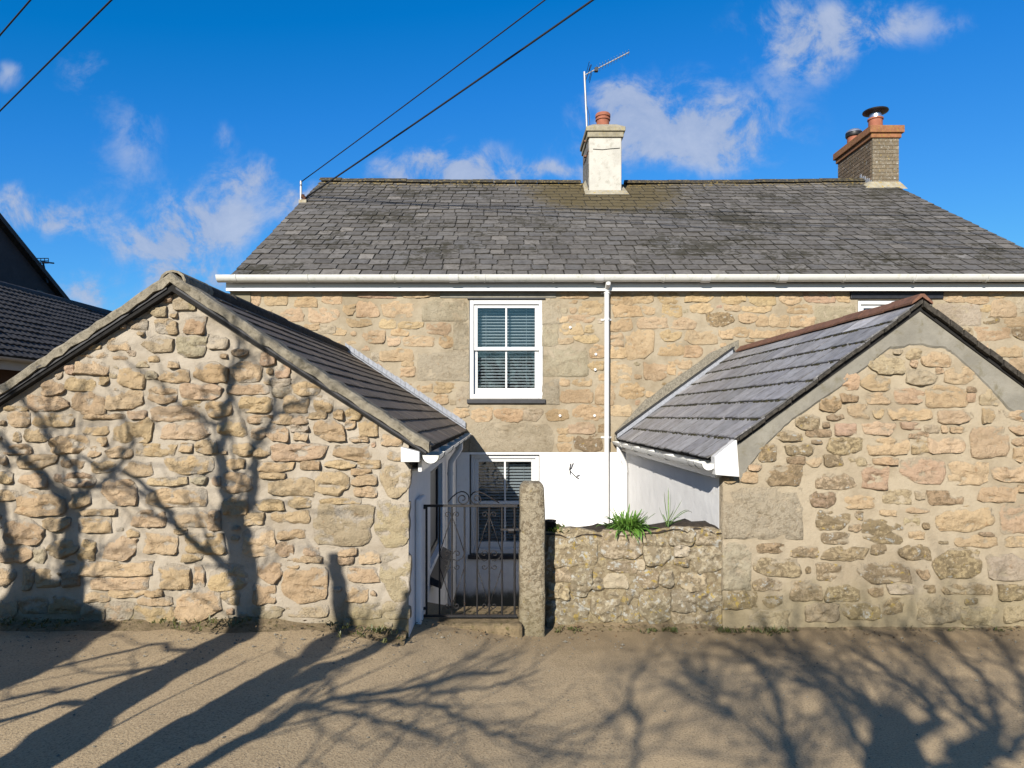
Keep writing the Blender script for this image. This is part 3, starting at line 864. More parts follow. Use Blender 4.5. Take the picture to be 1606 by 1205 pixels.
def slate_roof(parent, origin, u_dir, v_dir, width, length, courses, slate_w, thick, mats, tones, n_single, name='slate', sub_parent_tilt=1.0, skip=None, seed=3, jig=0.012, gap=0.004, sag=None):
    """courses of slates over a slope; the lowest courses one by one, what is past the limit joined"""
    rr = random.Random(seed)
    u_dir, v_dir = Vector(u_dir).normalized(), Vector(v_dir).normalized()
    n_dir = u_dir.cross(v_dir).normalized()
    if n_dir.z < 0:
        n_dir = -n_dir
    gauge = length / courses
    shared = []
    for vs, fs in SL:
        me = bpy.data.meshes.new(name)
        me.from_pydata(vs, [], fs)
        me.materials.append(mats[0])
        me.attributes.new('along', 'FLOAT_VECTOR', 'POINT').data.foreach_set('vector', np.array(vs, dtype=np.float32).ravel())
        shared.append(me)
    joined_v, joined_f, joined_c, joined_a = [], [], [], []
    n = 0
    for r in range(courses):
        off = (0.5 if r % 2 else 0.0) * slate_w + rr.uniform(-.06, .06) * slate_w
        x = -off
        while x < width - 0.001:
            wd = slate_w * rr.uniform(.86, 1.16)
            a, b = max(0, x), min(width, x + wd)
            if width - b < slate_w * .25:
                b = width
            x = b if b > 0 else x + wd
            if b - a < 0.03:
                continue
            if skip and skip((a + b) / 2, r * gauge, gauge):
                continue
            L = gauge * (1.9 if r < courses - 1 else 1.0)
            drop = rr.gauss(0, jig) * gauge
            lift = thick * rr.uniform(1.0, 1.5) * sub_parent_tilt
            o_ = Vector(origin) + u_dir * ((a + b) / 2) + v_dir * (r * gauge + drop) + n_dir * (lift + 0.004)
            if sag:
                o_ += n_dir * (sag((a + b) / 2) * (r + 3) / (courses + 3) + .03 + mnoise.noise(Vector(((a + b) * .6, r * .35, 9))) * .012)
            vv = (v_dir * gauge - n_dir * lift * 0.9).normalized()
            rot = rr.gauss(0, .006)
            uu = (u_dir * math.cos(rot) + vv * math.sin(rot)).normalized()
            nn = uu.cross(vv).normalized()
            if nn.dot(n_dir) < 0:
                nn = -nn
            vv = nn.cross(uu).normalized() * (1 if nn.cross(uu).dot(v_dir) > 0 else -1)
            Mx = Matrix.Identity(4)
            ax = uu * (b - a - gap)
            ay = vv * L
            az = nn * thick
            if ax.cross(ay).dot(az) < 0:
                ax = -ax
            for i in range(3):
                Mx[i][0], Mx[i][1], Mx[i][2], Mx[i][3] = ax[i], ay[i], az[i], o_[i]
            base = rr.choice(tones)
            j = rr.uniform(.84, 1.14)
            if rr.random() < .05:
                j *= 1.45
            col = (base[0] * j, base[1] * j, base[2] * j, 1)
            k = rr.randrange(len(SL))
            if n < n_single:
                o = bpy.data.objects.new(name, shared[k])
                o.color = col
                COL.objects.link(o)
                o.parent = parent
                o.matrix_parent_inverse = Matrix.Translation(wloc(parent)).inverted()
                o.matrix_basis = Mx
                n += 1
            else:
                vs, fs = SL[k]
                bo = len(joined_v)
                joined_v += [tuple(Mx @ Vector(p)) for p in vs]
                joined_f += [tuple(i + bo for i in f) for f in fs]
                joined_c += [col] * len(vs)
                joined_a += vs
    if joined_v:
        me = bpy.data.meshes.new(name)
        me.from_pydata(joined_v, [], joined_f)
        me.materials.append(mats[1])
        at_ = me.color_attributes.new('tone', 'FLOAT_COLOR', 'POINT')
        at_.data.foreach_set('color', np.array(joined_c, dtype=np.float32).ravel())
        me.attributes.new('along', 'FLOAT_VECTOR', 'POINT').data.foreach_set('vector', np.array(joined_a, dtype=np.float32).ravel())
        o = bpy.data.objects.new('slates', me)
        link(o, parent)
        o['kind'] = 'stuff'
    return n


# ================================================================== main house
HX0, HX1 = -3.72, 7.75
HB = 14.26                                 # ridge distance
EAVE_Z, RIDGE_Z = 3.53, 6.38
house = thing('stone_house', 'long stone house with grey slate roof and two chimneys behind the outbuildings', 'house', (2.0, D_H, YARD))

WU = (xz(736.5, 470, D_H)[0], xz(0, 626, D_H)[1], xz(851.5, 0, D_H)[0], xz(0, 470, D_H)[1])   # upper window opening
WLo = (xz(738, 0, D_H)[0], xz(0, 869, D_H)[1], xz(846, 0, D_H)[0], xz(0, 712, D_H)[1])        # lower window opening
WR = (xz(1345, 0, D_H)[0], xz(0, 626, D_H)[1], xz(1462, 0, D_H)[0], xz(0, 470, D_H)[1])
WHITE_TOP = xz(0, 709.5, D_H)[1]
# body behind the stone face: left wall, back wall, right wall
mb = MB()
TH_ = 0.30


def wall_with_holes(mb, x0, x1, z0, z1, y0, y1, holes):
    """a slab facing -y with rectangular openings, built as butted boxes"""
    xs_ = sorted(set([x0, x1] + [h[0] for h in holes] + [h[2] for h in holes]))
    zs_ = sorted(set([z0, z1] + [h[1] for h in holes] + [h[3] for h in holes]))
    for i in range(len(xs_) - 1):
        run = None
        for j in range(len(zs_) - 1):
            cx, cz = (xs_[i] + xs_[i + 1]) / 2, (zs_[j] + zs_[j + 1]) / 2
            solid = not any(h[0] < cx < h[2] and h[1] < cz < h[3] for h in holes)
            if solid:
                run = (zs_[j] if run is None else run)
            if (not solid or j == len(zs_) - 2) and run is not None:
                top = zs_[j + 1] if solid else zs_[j]
                mb.box(xs_[i], xs_[i + 1], y0, y1, run, top)
                run = None


holes = [WU, WLo, WR]
wall_with_holes(mb, HX0, HX1, YARD - 0.1, EAVE_Z - 0.12, D_H + 0.03, D_H + 0.4, holes)
mb.prism_x([(D_H + 0.401, YARD - .1), (HB + 4.4, YARD - .1), (HB + 4.4, EAVE_Z - .15), (HB, RIDGE_Z - .12), (D_H + 0.401, EAVE_Z + .05)], HX0, HX0 + 0.35)
mb.prism_x([(D_H + 0.401, YARD - .1), (HB + 4.4, YARD - .1), (HB + 4.4, EAVE_Z - .15), (HB, RIDGE_Z - .12), (D_H + 0.401, EAVE_Z + .05)], HX1 - 0.35, HX1)
mb.box(HX0 + .351, HX1 - .351, HB + 4.0, HB + 4.39, YARD - .1, EAVE_Z - .15)
mb.build('wall', M['mortar_house'], house)


def in_hole(x, z, hs, pad=0.0):
    return any(h[0] - pad < x < h[2] + pad and h[1] - pad < z < h[3] + pad for h in hs)


front = mortar_face('front_wall', M['mortar_house'], house, HX0 + 0.006, HX1 - 0.006, WHITE_TOP - 0.02, EAVE_Z - 0.13, D_H, lambda x, z: not in_hole(x, z, holes), 0.03, 0.006, 5)
# reveals of the openings
mb = MB()
for h in holes:
    mb.box(h[0] - .004, h[0], D_H - .004, D_H + .2, h[1], h[3])
    mb.box(h[2], h[2] + .004, D_H - .004, D_H + .2, h[1], h[3])
    mb.box(h[0] - .004, h[2] + .004, D_H - .004, D_H + .2, h[3], h[3] + .004)
    mb.box(h[0] - .004, h[2] + .004, D_H - .004, D_H + .2, h[1] - .004, h[1])
mb.build('window_reveal', M['cement'], house)

rects = prune(conv(TH, D_H))
pipe_x0, pipe_x1 = xz(943, 0, D_H)[0], xz(960, 0, D_H)[0]
rects = [r for r in rects if not in_hole((r[0] + r[2]) / 2, (r[1] + r[3]) / 2, holes) and r[1] > WHITE_TOP - .03 and r[3] < EAVE_Z - .1]
for r in rects:
    stone('stone', r[0] - .030, r[1] - .025, r[2] + .030, r[3] + .025, D_H + .006, R.uniform(.012, .022) if r[4] != 'G' else .013, r[4], M['stone_house'], front, .97 if r[4] != 'G' else 1.14, 0.9, 1.5 if r[4] != 'G' else .35)


def in_house_face(x, z):
    if in_hole(x, z, holes, 0.06) or z < WHITE_TOP + .02 or z > EAVE_Z - .2 or x < HX0 + .3 or x > HX1 - .05:
        return False
    zl = 2.587 - 0.6577 * abs(x - XLR)      # behind the outbuilding roofs nothing shows
    zr = 2.539 - 0.743 * abs(x - XRR) + .12
    return z > zl and z > zr


fl = [r[:4] for r in rects] + [(XLR, WHITE_TOP, XLR + .01, WHITE_TOP + .01)]
big_f = fill_stones(fl, in_house_face, (HX0, WHITE_TOP, HX1, EAVE_Z - .18), 290 - len(rects), (.18, .42), (.10, .20), .020, 6000, random.Random(5))
for r in big_f + fill_stones(fl, in_house_face, (HX0, WHITE_TOP, HX1, EAVE_Z - .18), 290 - len(rects) - len(big_f), (.07, .24), (.05, .12), .018, 12000, random.Random(6)):
    stone('stone', *r, D_H + .006, R.uniform(.008, .016), R.choice('oooodrgw'), M['stone_house'], front, .93, 0.8, 0.6)
# smooth quoin at the far left, concrete lintel band over the upper window
mb = MB()
mb.box(HX0 - .012, xz(394, 0, D_H)[0], D_H - .028, D_H + .1, 1.2, EAVE_Z - .1)
mb.build('quoin', M['sand_render'], house, bevel=.006)
mb = MB()
mb.box(xz(690, 0, D_H)[0], xz(872, 0, D_H)[0], D_H - .014, D_H + .05, WU[3] + .022, EAVE_Z - .17)
mb.build('lintel', M['cement'], house, bevel=.006)
mb = MB()
mb.box(xz(1333, 0, D_H)[0], xz(1478, 0, D_H)[0], D_H - .03, D_H + .06, WR[3] + .008, EAVE_Z - .155)
mb.build('timber_lintel', M['black_wood'], house, bevel=.006)
# white painted lower storey
wh = mortar_face('painted_wall', M['whitewash'], house, XL1 + .005, XR0 - .005, YARD - .05, WHITE_TOP, D_H - .022, lambda x, z: not in_hole(x, z, [WLo]), 0.03, 0.012, 8, None, 2.0)


def window(parent, o, y, blind_tilt, sash=True):
    """two over two sliding sash in opening o"""
    x0, z0, x1, z1 = o
    W_, H_ = x1 - x0, z1 - z0
    mb = MB()
    fw = .055
    g = .004
    mb.box(x0 + g, x0 + fw, y, y + .10, z0 + g, z1 - g)
    mb.box(x1 - fw, x1 - g, y, y + .10, z0 + g, z1 - g)
    mb.box(x0 + fw, x1 - fw, y, y + .10, z1 - fw - .01, z1 - g)
    mb.box(x0 + fw, x1 - fw, y - .012, y + .10, z0 + g, z0 + fw + .01)
    wnd = mb.build('window', M['upvc'], parent, bevel=.004)
    zm = z0 + H_ * .505
    sashes = []
    for lo, hi, yo in ((zm - .02, z1 - fw - .012, .022), (z0 + fw + .012, zm + .02, .058)):
        mb = MB()
        a, b = x0 + fw + .002, x1 - fw - .002
        s = .052
        rb = .085 if lo < zm - .1 else .052
        ys_ = y + (.022 if yo < .03 else .022)
        yd = ys_ if yo > .03 else ys_ + .036
        # the lower sash slides in front of the room side of the upper one
        yd = y + (.030 if hi > zm + .1 else .066)
        mb.box(a, a + s, yd, yd + .032, lo, hi)
        mb.box(b - s, b, yd, yd + .032, lo, hi)
        mb.box(a + s, b - s, yd, yd + .032, hi - .045, hi)
        mb.box(a + s, b - s, yd, yd + .032, lo, lo + (rb if hi < zm + .1 else .045))
        xm = (a + b) / 2
        zb = lo + (rb if hi < zm + .1 else .045)
        mb.box(xm - .012, xm + .012, yd + .004, yd + .026, zb, hi - .045)
        mb.build('frame', M['upvc'], wnd, bevel=.003)
        for pa, pb in ((a + s, xm - .012), (xm + .012, b - s)):
            pm = MB()
            pm.box(pa - .003, pb + .003, yd + .012, yd + .018, zb - .003, hi - .042)
            pm.build('pane', M['glass'], wnd)
    bm_ = MB()
    n = int(H_ / .045)
    for i in range(n):
        z = z0 + .06 + i * (H_ - .1) / n
        a, b = x0 + .07, x1 - .07
        c, s = .020 * math.cos(blind_tilt), .020 * math.sin(blind_tilt)
        yb = y + .19
        bm_.add([(a, yb - c, z - s), (b, yb - c, z - s), (b, yb + c, z + s), (a, yb + c, z + s), (a, yb - c, z - s + .002), (b, yb - c, z - s + .002), (b, yb + c, z + s + .002), (a, yb + c, z + s + .002)],
                [(0, 3, 2, 1), (4, 5, 6, 7), (0, 1, 5, 4), (1, 2, 6, 5), (2, 3, 7, 6), (3, 0, 4, 7)])
    for fx in (.22, .78):
        bm_.tube([(x0 + W_ * fx, y + .168, z0 + .05), (x0 + W_ * fx, y + .168, z1 - .08)], .0022, 5)
    tag(bm_.build('blind', M['blind'], wnd), kind='stuff')
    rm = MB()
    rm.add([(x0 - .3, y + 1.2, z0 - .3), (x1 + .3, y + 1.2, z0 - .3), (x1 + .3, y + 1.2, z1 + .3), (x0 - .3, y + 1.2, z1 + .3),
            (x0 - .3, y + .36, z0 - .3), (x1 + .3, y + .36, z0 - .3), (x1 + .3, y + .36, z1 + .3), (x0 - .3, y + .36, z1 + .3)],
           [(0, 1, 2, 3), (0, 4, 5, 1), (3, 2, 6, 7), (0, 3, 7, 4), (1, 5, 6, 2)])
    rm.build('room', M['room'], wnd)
    return wnd


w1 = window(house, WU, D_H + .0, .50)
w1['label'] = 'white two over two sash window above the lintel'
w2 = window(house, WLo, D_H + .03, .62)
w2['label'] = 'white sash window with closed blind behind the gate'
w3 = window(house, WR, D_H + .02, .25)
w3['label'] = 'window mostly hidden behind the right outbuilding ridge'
for o_, y_ in ((WU, D_H), (WLo, D_H - .02), (WR, D_H)):
    mb = MB()
    mb.box(o_[0] - .035, o_[2] + .035, y_ - .045, y_ + .05, o_[1] - .062, o_[1] - .005)
    mb.build('sill', M['dark_slate_sill'], house, bevel=.006)
mb = MB()
mb.box(WU[0] - .03, WU[2] + .03, D_H - .03, D_H + .02, WU[3] + .003, WU[3] + .02)
mb.build('dark_strip', M['black_wood'], house)  # black strip paints in the shadow line under the lintel

# roof
roof = thing_roof = None
mb = MB()
E0 = D_H - 0.17
RX0 = -3.66
mb.add([(RX0 + .02, E0, EAVE_Z - .03), (HX1 + .05, E0, EAVE_Z - .03), (HX1 + .05, HB, RIDGE_Z - .03), (RX0 + .02, HB, RIDGE_Z - .03), (HX1 + .05, 2 * HB - E0, EAVE_Z - .03), (RX0 + .02, 2 * HB - E0, EAVE_Z - .03),
        (RX0 + .02, E0, EAVE_Z - .08), (HX1 + .05, E0, EAVE_Z - .08), (HX1 + .05, HB, RIDGE_Z - .10), (RX0 + .02, HB, RIDGE_Z - .10), (HX1 + .05, 2 * HB - E0, EAVE_Z - .08), (RX0 + .02, 2 * HB - E0, EAVE_Z - .08)],
       [(0, 1, 2, 3), (3, 2, 4, 5), (7, 6, 9, 8), (8, 9, 11, 10), (0, 6, 7, 1), (4, 10, 11, 5), (1, 7, 8, 2), (2, 8, 10, 4), (3, 9, 6, 0), (5, 11, 9, 3)])
roof = mb.build('roof', M['roof_felt'], house)
vdir = Vector((0, HB - E0, RIDGE_Z - EAVE_Z))
slate_roof(roof, (RX0, E0 - .03, EAVE_Z - .03), (1, 0, 0), vdir, HX1 - RX0 + .08, vdir.length + .02, 24, 0.240, 0.010,
           (M['slate_main'], M['slate_main_joined']), [(.175, .16, .14), (.19, .175, .155), (.155, .142, .126), (.21, .195, .175), (.18, .17, .158)], 296, seed=11, jig=.045, gap=.010, sag=lambda u_: -.045 * math.sin(math.pi * u_ / 11.5) + .02 * mnoise.noise(Vector((u_ * .7, 4.0, 0))))
# back slope, one joined covering
slate_roof(roof, (HX1 + .08, 2 * HB - E0 + .03, EAVE_Z - .03), (-1, 0, 0), (0, -(HB - E0), RIDGE_Z - EAVE_Z), HX1 - RX0 + .08, vdir.length, 14, 0.5, 0.011, (M['slate_main'], M['slate_main_joined']), [(.115, .105, .092)], 0, seed=12)
# ridge tiles
n_r = 26
lw = (HX1 - RX0 + .05) / n_r
for i in range(n_r):
    x = RX0 + i * lw
    if 1.70 < x + lw / 2 < 2.36:
        continue
    mb = MB()
    dz = R.uniform(-.008, .008) - .045 * math.sin(math.pi * (x - RX0) / 11.5) + .025
    hw, t = .15, .018
    a = math.atan2(RIDGE_Z - EAVE_Z, HB - E0)
    ca, sa = math.cos(a) * hw, math.sin(a) * hw
    zt = RIDGE_Z + .055 + dz
    mb.prism_x([(HB - ca, zt - sa), (HB - ca, zt - sa + t), (HB - .02, zt + t), (HB + .02, zt + t), (HB + ca, zt - sa + t), (HB + ca, zt - sa), (HB, zt - .004)][::-1], x + .003, x + lw - .003)
    o = mb.build('ridge_tile', M['slate_main'], roof)
    o.color = (.06, .06, .065, 1)
# fascia, gutter
mb = MB()
mb.box(HX0 - .03, HX1 + .05, D_H - .125, D_H - .10, EAVE_Z - .178, EAVE_Z - .05)
mb.box(HX0 - .03, HX1 + .05, D_H - .0995, D_H + .02, EAVE_Z - .168, EAVE_Z - .15)
mb.build('fascia', M['upvc'], house, bevel=.004)


def half_gutter(mb, p0, p1, r, out_dir, t=.004, n=9, closed_end=(True, True)):
    """half-round channel along p0-p1; out_dir points away from the wall"""
    p0, p1 = Vector(p0), Vector(p1)
    o_ = Vector(out_dir).normalized()
    base = len(mb.v)
    for p in (p0, p1):
        for rr_ in (r, r - t):
            for k in range(n):
                an = math.pi * k / (n - 1)
                mb.v.append(tuple(p - o_ * math.cos(an) * rr_ + Vector((0, 0, -1)) * math.sin(an) * rr_))
    for k in range(n - 1):
        a = base + k
        mb.f.append((a, a + 1, a + 2 * n + 1, a + 2 * n))
        mb.f.append((a + n, a + 3 * n, a + 3 * n + 1, a + n + 1))
        mb.f.append((a, a + n, a + n + 1, a + 1))
        mb.f.append((a + 2 * n, a + 2 * n + 1, a + 3 * n + 1, a + 3 * n))
    mb.f.append((base, base + 2 * n, base + 3 * n, base + n))
    mb.f.append((base + n - 1, base + 2 * n - 1, base + 4 * n - 1, base + 3 * n - 1))
    for ce, st in zip(closed_end, (base, base + 2 * n)):
        if ce:
            mb.f.append(tuple(st + k for k in range(n)))


GY, GZ, GR = D_H - .218, EAVE_Z + .008, .090
mb = MB()
half_gutter(mb, (HX0 - .10, GY, GZ), (HX1 + .12, GY, GZ + .01), GR, (0, -1, 0))
gut = mb.build('gutter', M['gutter'], house, smooth='auto')
for px in [372, 484, 619, 760, 868, 1040, 1217, 1322, 1432, 1545]:
    x = (px - VPX) / FPX * GY
    mb = MB()
    half_gutter(mb, (x - .009, GY, GZ + .003), (x + .009, GY, GZ + .003), GR + .006, (0, -1, 0))
    mb.box(x - .009, x + .009, GY + GR, D_H - .128, GZ - .05, GZ + .012)
    mb.build('bracket', M['gutter'], gut, smooth='auto')
for px in [712, 939, 1106, 1226]:
    x = (px - VPX) / FPX * GY
    mb = MB()
    half_gutter(mb, (x - .06, GY, GZ + .004), (x + .06, GY, GZ + .004), GR + .008, (0, -1, 0))
    mb.build('joint', M['upvc'], gut, smooth='auto')


def downpipe(pts, r, parent, brackets=(), wall_y=None, mat='upvc'):
    mb = MB()
    mb.tube(pts, r, 14)
    p = mb.build('downpipe', M[mat], parent, smooth='auto')
    for b in brackets:
        mb = MB()
        mb.tube([(b[0], b[1], b[2] - .016), (b[0], b[1], b[2] + .016)], r + .006, 14)
        if wall_y is not None:
            mb.box(b[0] - r - .035, b[0] + r + .035, wall_y - .004, wall_y + .02, b[2] - .012, b[2] + .012)
        mb.build('clip', M[mat], p, smooth='auto')
    return p


xp = (951.5 - VPX) / FPX * (D_H - .07)
yp = D_H - .075
downpipe([(xp, GY, GZ - .04), (xp, GY, GZ - .10), (xp, yp, GZ - .17), (xp, yp, YARD)], .036, house,
         [(xp, yp, GZ - .20), (xp, yp, xz(0, 502, D_H)[1]), (xp, yp, xz(0, 686, D_H)[1])], D_H - .01)
# wall tie discs
for px, py in [(894, 514), (934, 556), (933, 580), (878, 652), (932, 652)]:
    p = at(px, py, D_H)
    mb = MB()
    mb.tube([(p.x, D_H - .035, p.z), (p.x, D_H + .01, p.z)], .018, 12)
    mb.build('wall_plug', M['upvc'], house)
# iron hook ornament on the white wall
mb = MB()
for pts in ([(895, 727), (893, 737), (898, 743), (903, 748), (908, 751)], [(899, 726), (896, 734), (893, 737)], [(894, 738), (894, 744)], [(904, 747), (909, 745)]):
    mb.tube([at(px, py, D_H - .05) for px, py in pts], .006, 6)
mb.build('hook', M['iron'], house)

# ---- chimneys
CH_D = 13.50
zf = lambda y: EAVE_Z + (y - E0) * (RIDGE_Z - EAVE_Z) / (HB - E0)
cx0, cx1 = (924 - VPX) / FPX * CH_D, (975 - VPX) / FPX * CH_D
cz = lambda py, d: CAM_H + (VPY - py) / FPX * d
ch = MB()
ch.box(cx0, cx1, CH_D, CH_D + .95, cz(303, CH_D) - .3, cz(214, CH_D))
chim = ch.build('chimney', M['chimney_white'], house, bevel=.02)
chim['label'] = 'whitewashed chimney with one terracotta pot'
mb = MB()
mb.box(cx0 - .035, cx1 + .035, CH_D - .035, CH_D + .985, cz(216, CH_D), cz(207.5, CH_D))
mb.box(cx0 - .065, cx1 + .065, CH_D - .065, CH_D + 1.015, cz(207.3, CH_D), cz(200, CH_D))
mb.build('cap_course', M['cap_stone'], chim, bevel=.012)
mb = MB()
zt = cz(200, CH_D)
mb.add([(cx0 - .05, CH_D - .05, zt), (cx1 + .05, CH_D - .05, zt), (cx1 + .05, CH_D + 1.0, zt), (cx0 - .05, CH_D + 1.0, zt), (cx0 + .08, CH_D + .1, zt + .10), (cx1 - .08, CH_D + .1, zt + .10), (cx1 - .08, CH_D + .85, zt + .10), (cx0 + .08, CH_D + .85, zt + .10)],
       [(4, 5, 6, 7), (0, 1, 5, 4), (1, 2, 6, 5), (2, 3, 7, 6), (3, 0, 4, 7)])
mb.build('flaunching', M['lichen_mortar'], chim)
pxc = (945.5 - VPX) / FPX * (CH_D + .28)
mb = MB()
mb.lathe((pxc, CH_D + .28, zt + .04), [(.125, 0), (.125, .2), (.145, .205), (.145, .235), (.13, .24), (.13, .262), (.148, .268), (.148, .315), (.135, .335), (.10, .335), (.10, .25)], 22)
mb.build('chimney_pot', M['terracotta'], chim, smooth='auto')
mb = MB()
mb.add([(cx0 - .09, CH_D - .12, zf(CH_D - .12) + .02), (cx1 + .13, CH_D - .12, zf(CH_D - .12) + .02), (cx1 + .06, CH_D + .5, zf(CH_D + .5) + .03), (cx0 - .06, CH_D + .5, zf(CH_D + .5) + .03),
        (cx0 - .012, CH_D - .012, zf(CH_D) + .06), (cx1 + .012, CH_D - .012, zf(CH_D) + .06), (cx1 + .012, CH_D + .5, zf(CH_D + .5) + .13), (cx0 - .012, CH_D + .5, zf(CH_D + .5) + .13)],
       [(0, 1, 5, 4), (1, 2, 6, 5), (3, 0, 4, 7)])
mb.build('mortar_fillet', M['lichen_mortar'], chim)
mb = MB()
mb.tube([at(930, 234, CH_D - .005), at(945, 235, CH_D - .005), at(958, 233.5, CH_D - .005), at(972, 232.5, CH_D - .005)], .006, 5)
mb.build('strap', M['iron'], chim)
M['stained'] = plain('stained old render', (0.30, 0.285, 0.25), 0.95, 0.3, 7, 0.6, 40, dirt=(0.12, 0.105, 0.085), dirt_amt=(0.48, 0.62))
mb = MB()
mb.box(cx0 - .012, cx0 - .001, CH_D + .03, CH_D + .93, zf(CH_D) + .1, cz(217, CH_D))
mb.build('stained_face', M['stained'], chim)

# right brick chimney
C2 = 13.9
bx0, bx1 = (1368 - VPX) / FPX * C2, (1410 - VPX) / FPX * C2
by0, by1 = C2, C2 + 1.42
bz0, bz1 = cz(300, C2) - .35, cz(217, C2)
mb = MB()
mb.box(bx0 + .008, bx1 - .008, by0 + .008, by1 - .008, bz0, bz1)
chim2 = mb.build('chimney', M['mortar_garden'], house)
chim2['label'] = 'brick chimney with orange corbel and two cowled pots at the gable end'
M['brick'] = stone_material('sooty brick', 0.0, 1.0, 0.6)
brick_mesh = {}


def brick(parent, cx, cy, czz, lx, ly, lz, col, lich):
    key = (round(lx, 3), round(ly, 3), round(lz, 3))
    if key not in brick_mesh:
        b_ = MB()
        b_.box(-lx / 2, lx / 2, -ly / 2, ly / 2, -lz / 2, lz / 2)
        me = bpy.data.meshes.new('brick')
        me.from_pydata(b_.v, [], b_.f)
        me.materials.append(M['brick'])
        brick_mesh[key] = me
    o = bpy.data.objects.new('brick', brick_mesh[key])
    o.location = (cx, cy, czz)
    o.color = col + (lich,)
    link(o, parent)


bh = .075
rows_ = int((bz1 - (bz0 + .35)) / bh) + 3
for r in range(rows_):
    z = bz1 - bh / 2 - r * bh
    wf = bx1 - bx0
    cuts = [0, .5, 1] if r % 2 else [0, .25, .75, 1]
    for a, b in zip(cuts[:-1], cuts[1:]):
        x0_, x1_ = bx0 + wf * a, bx0 + wf * b
        j = R.uniform(.8, 1.15)
        brick(chim2, (x0_ + x1_) / 2, by0 + .02, z, x1_ - x0_ - .01, .045, bh - .007, (.31 * j, .275 * j, .21 * j), .8)
    n_s = 6
    ll = (by1 - by0 - .05) / n_s
    for i in range(n_s):
        sh = ll / 2 if r % 2 else 0
        y0_ = by0 + .047 + i * ll + (0 if i == 0 else -sh * 0)
        j = R.uniform(.7, 1.2)
        if z < zf(y0_) - .1 and y0_ < HB:
            continue
        brick(chim2, bx0 + .02, y0_ + ll / 2, z, .045, ll - .01, bh - .011, (.26 * j, .19 * j, .14 * j), .75)
mb = MB()
mb.box(bx0 - .035, bx1 + .035, by0 - .035, by1 + .035, bz1 + .001, bz1 + .09)
mb.box(bx0 - .075, bx1 + .075, by0 - .075, by1 + .075, bz1 + .0915, bz1 + .235)
M['orange_brick'] = plain('orange brick course', (0.36, 0.16, 0.075), 0.9, 0.2, 12, 0.5, 60, dirt=(0.42, 0.30, 0.05), dirt_amt=(0.54, 0.66))
mb.build('corbel_course', M['orange_brick'], chim2, bevel=.012)
for px, off, topk in ((1373, .25, 'disc'), (1339, 1.1, 'dome')):
    yc = by0 + off
    pxx = (bx0 + bx1) / 2 if topk == 'disc' else (bx0 + bx1) / 2 - .01
    pxx = (px - VPX) / FPX * yc
    z0_ = bz1 + .215
    mb = MB()
    mb.lathe((pxx, yc, z0_), [(.135, 0), (.13, .24), (.148, .245), (.148, .275), (.12, .275), (.12, .2)], 22)
    mb.build('chimney_pot', M['terracotta'], chim2, smooth='auto')
    mb = MB()
    if topk == 'disc':
        mb.lathe((pxx, yc, z0_ + .2), [(.112, 0), (.112, .165), (.10, .17)], 20)
        mb.build('flue', M['steel'], chim2, smooth='auto')
        mb = MB()
        mb.lathe((pxx, yc, z0_ + .37), [(.10, -.01), (.235, .03), (.242, .045), (.235, .06), (.12, .085)], 26)
        mb.build('cowl', M['black_metal'], chim2, smooth='auto')
    else:
        mb.lathe((pxx, yc, z0_ + .24), [(.155, 0), (.165, .02), (.165, .07), (.155, .08)], 22)
        mb.build('cowl_rim', M['black_metal'], chim2, smooth='auto')
        mb = MB()
        mb.lathe((pxx, yc, z0_ + .325), [(.165, 0), (.155, .03), (.12, .06), (.06, .085), (.015, .092)], 22)
        mb.build('cowl', M['steel'], chim2, smooth='auto')
# lead soakers stepping up its side, mortar fillet at the foot
mb = MB()
for i in range(6):
    y = by0 + .02 + i * .075
    mb.box(bx0 - .012, bx0 - .002, y, y + .068, zf(y) + .0, zf(y) + .15 + .02 * (i % 2))
mb.build('lead_soaker', M['lead'], chim2)
mb = MB()
mb.add([(bx0 - .2, by0 - .13, zf(by0 - .13) + .02), (bx1 + .10, by0 - .13, zf(by0 - .13) + .02), (bx1 + .012, by0 - .012, zf(by0) + .12), (bx0 - .012, by0 - .012, zf(by0) + .12), (bx0 - .15, by0 + .1, zf(by0 + .1) + .02), (bx0 - .012, by0 + .1, zf(by0 + .1) + .1)],
       [(0, 1, 2, 3), (4, 0, 3, 5)])
mb.build('mortar_fillet', M['lichen_mortar'], chim2)

# ================================================================== outbuildings
def gable_inside(xr, zr, sl, xa, xb):
    return lambda x, z: xa - 1e-6 <= x <= xb + 1e-6 and z <= zr - sl * abs(x - xr) + 1e-4


# ---------------- left
SLP = 0.6577
ZLR = 2.587
left = thing('stone_outbuilding', 'tan rubble stone outbuilding with brown slate roof left of the gate', 'outbuilding', ((XL0 + XL1) / 2, D_L, ground_z(-2.2)))
topL = lambda X: ZLR - 0.055 - SLP * np.abs(X - XLR)
inL = lambda x, z: True
fwl = mortar_face('front_wall', M['mortar_left'], left, XL0, XL1, -0.15, 2.6, D_L, inL, 0.022, 0.016, 21, topL)
mb = MB()
mb.prism([(XL0, -.2), (XL1 - .31, -.2), (XL1 - .31, 1.55), (XLR, 2.42), (XL0, 1.32)], D_L + .022, D_L + .35)
mb.box(XL0, XL0 + .3, D_L + .351, D_H - .02, -.2, 1.33)
mb.build('wall', M['mortar_left'], left)
rects = [r for r in prune(conv(TL, D_L)) if r[2] <= XL1 + .012]
okL = lambda x, z: XL0 + .03 < x < XL1 - .01 and z < ZLR - .16 - SLP * abs(x - XLR) and z > ground_z(x) + .02
n_l = 0
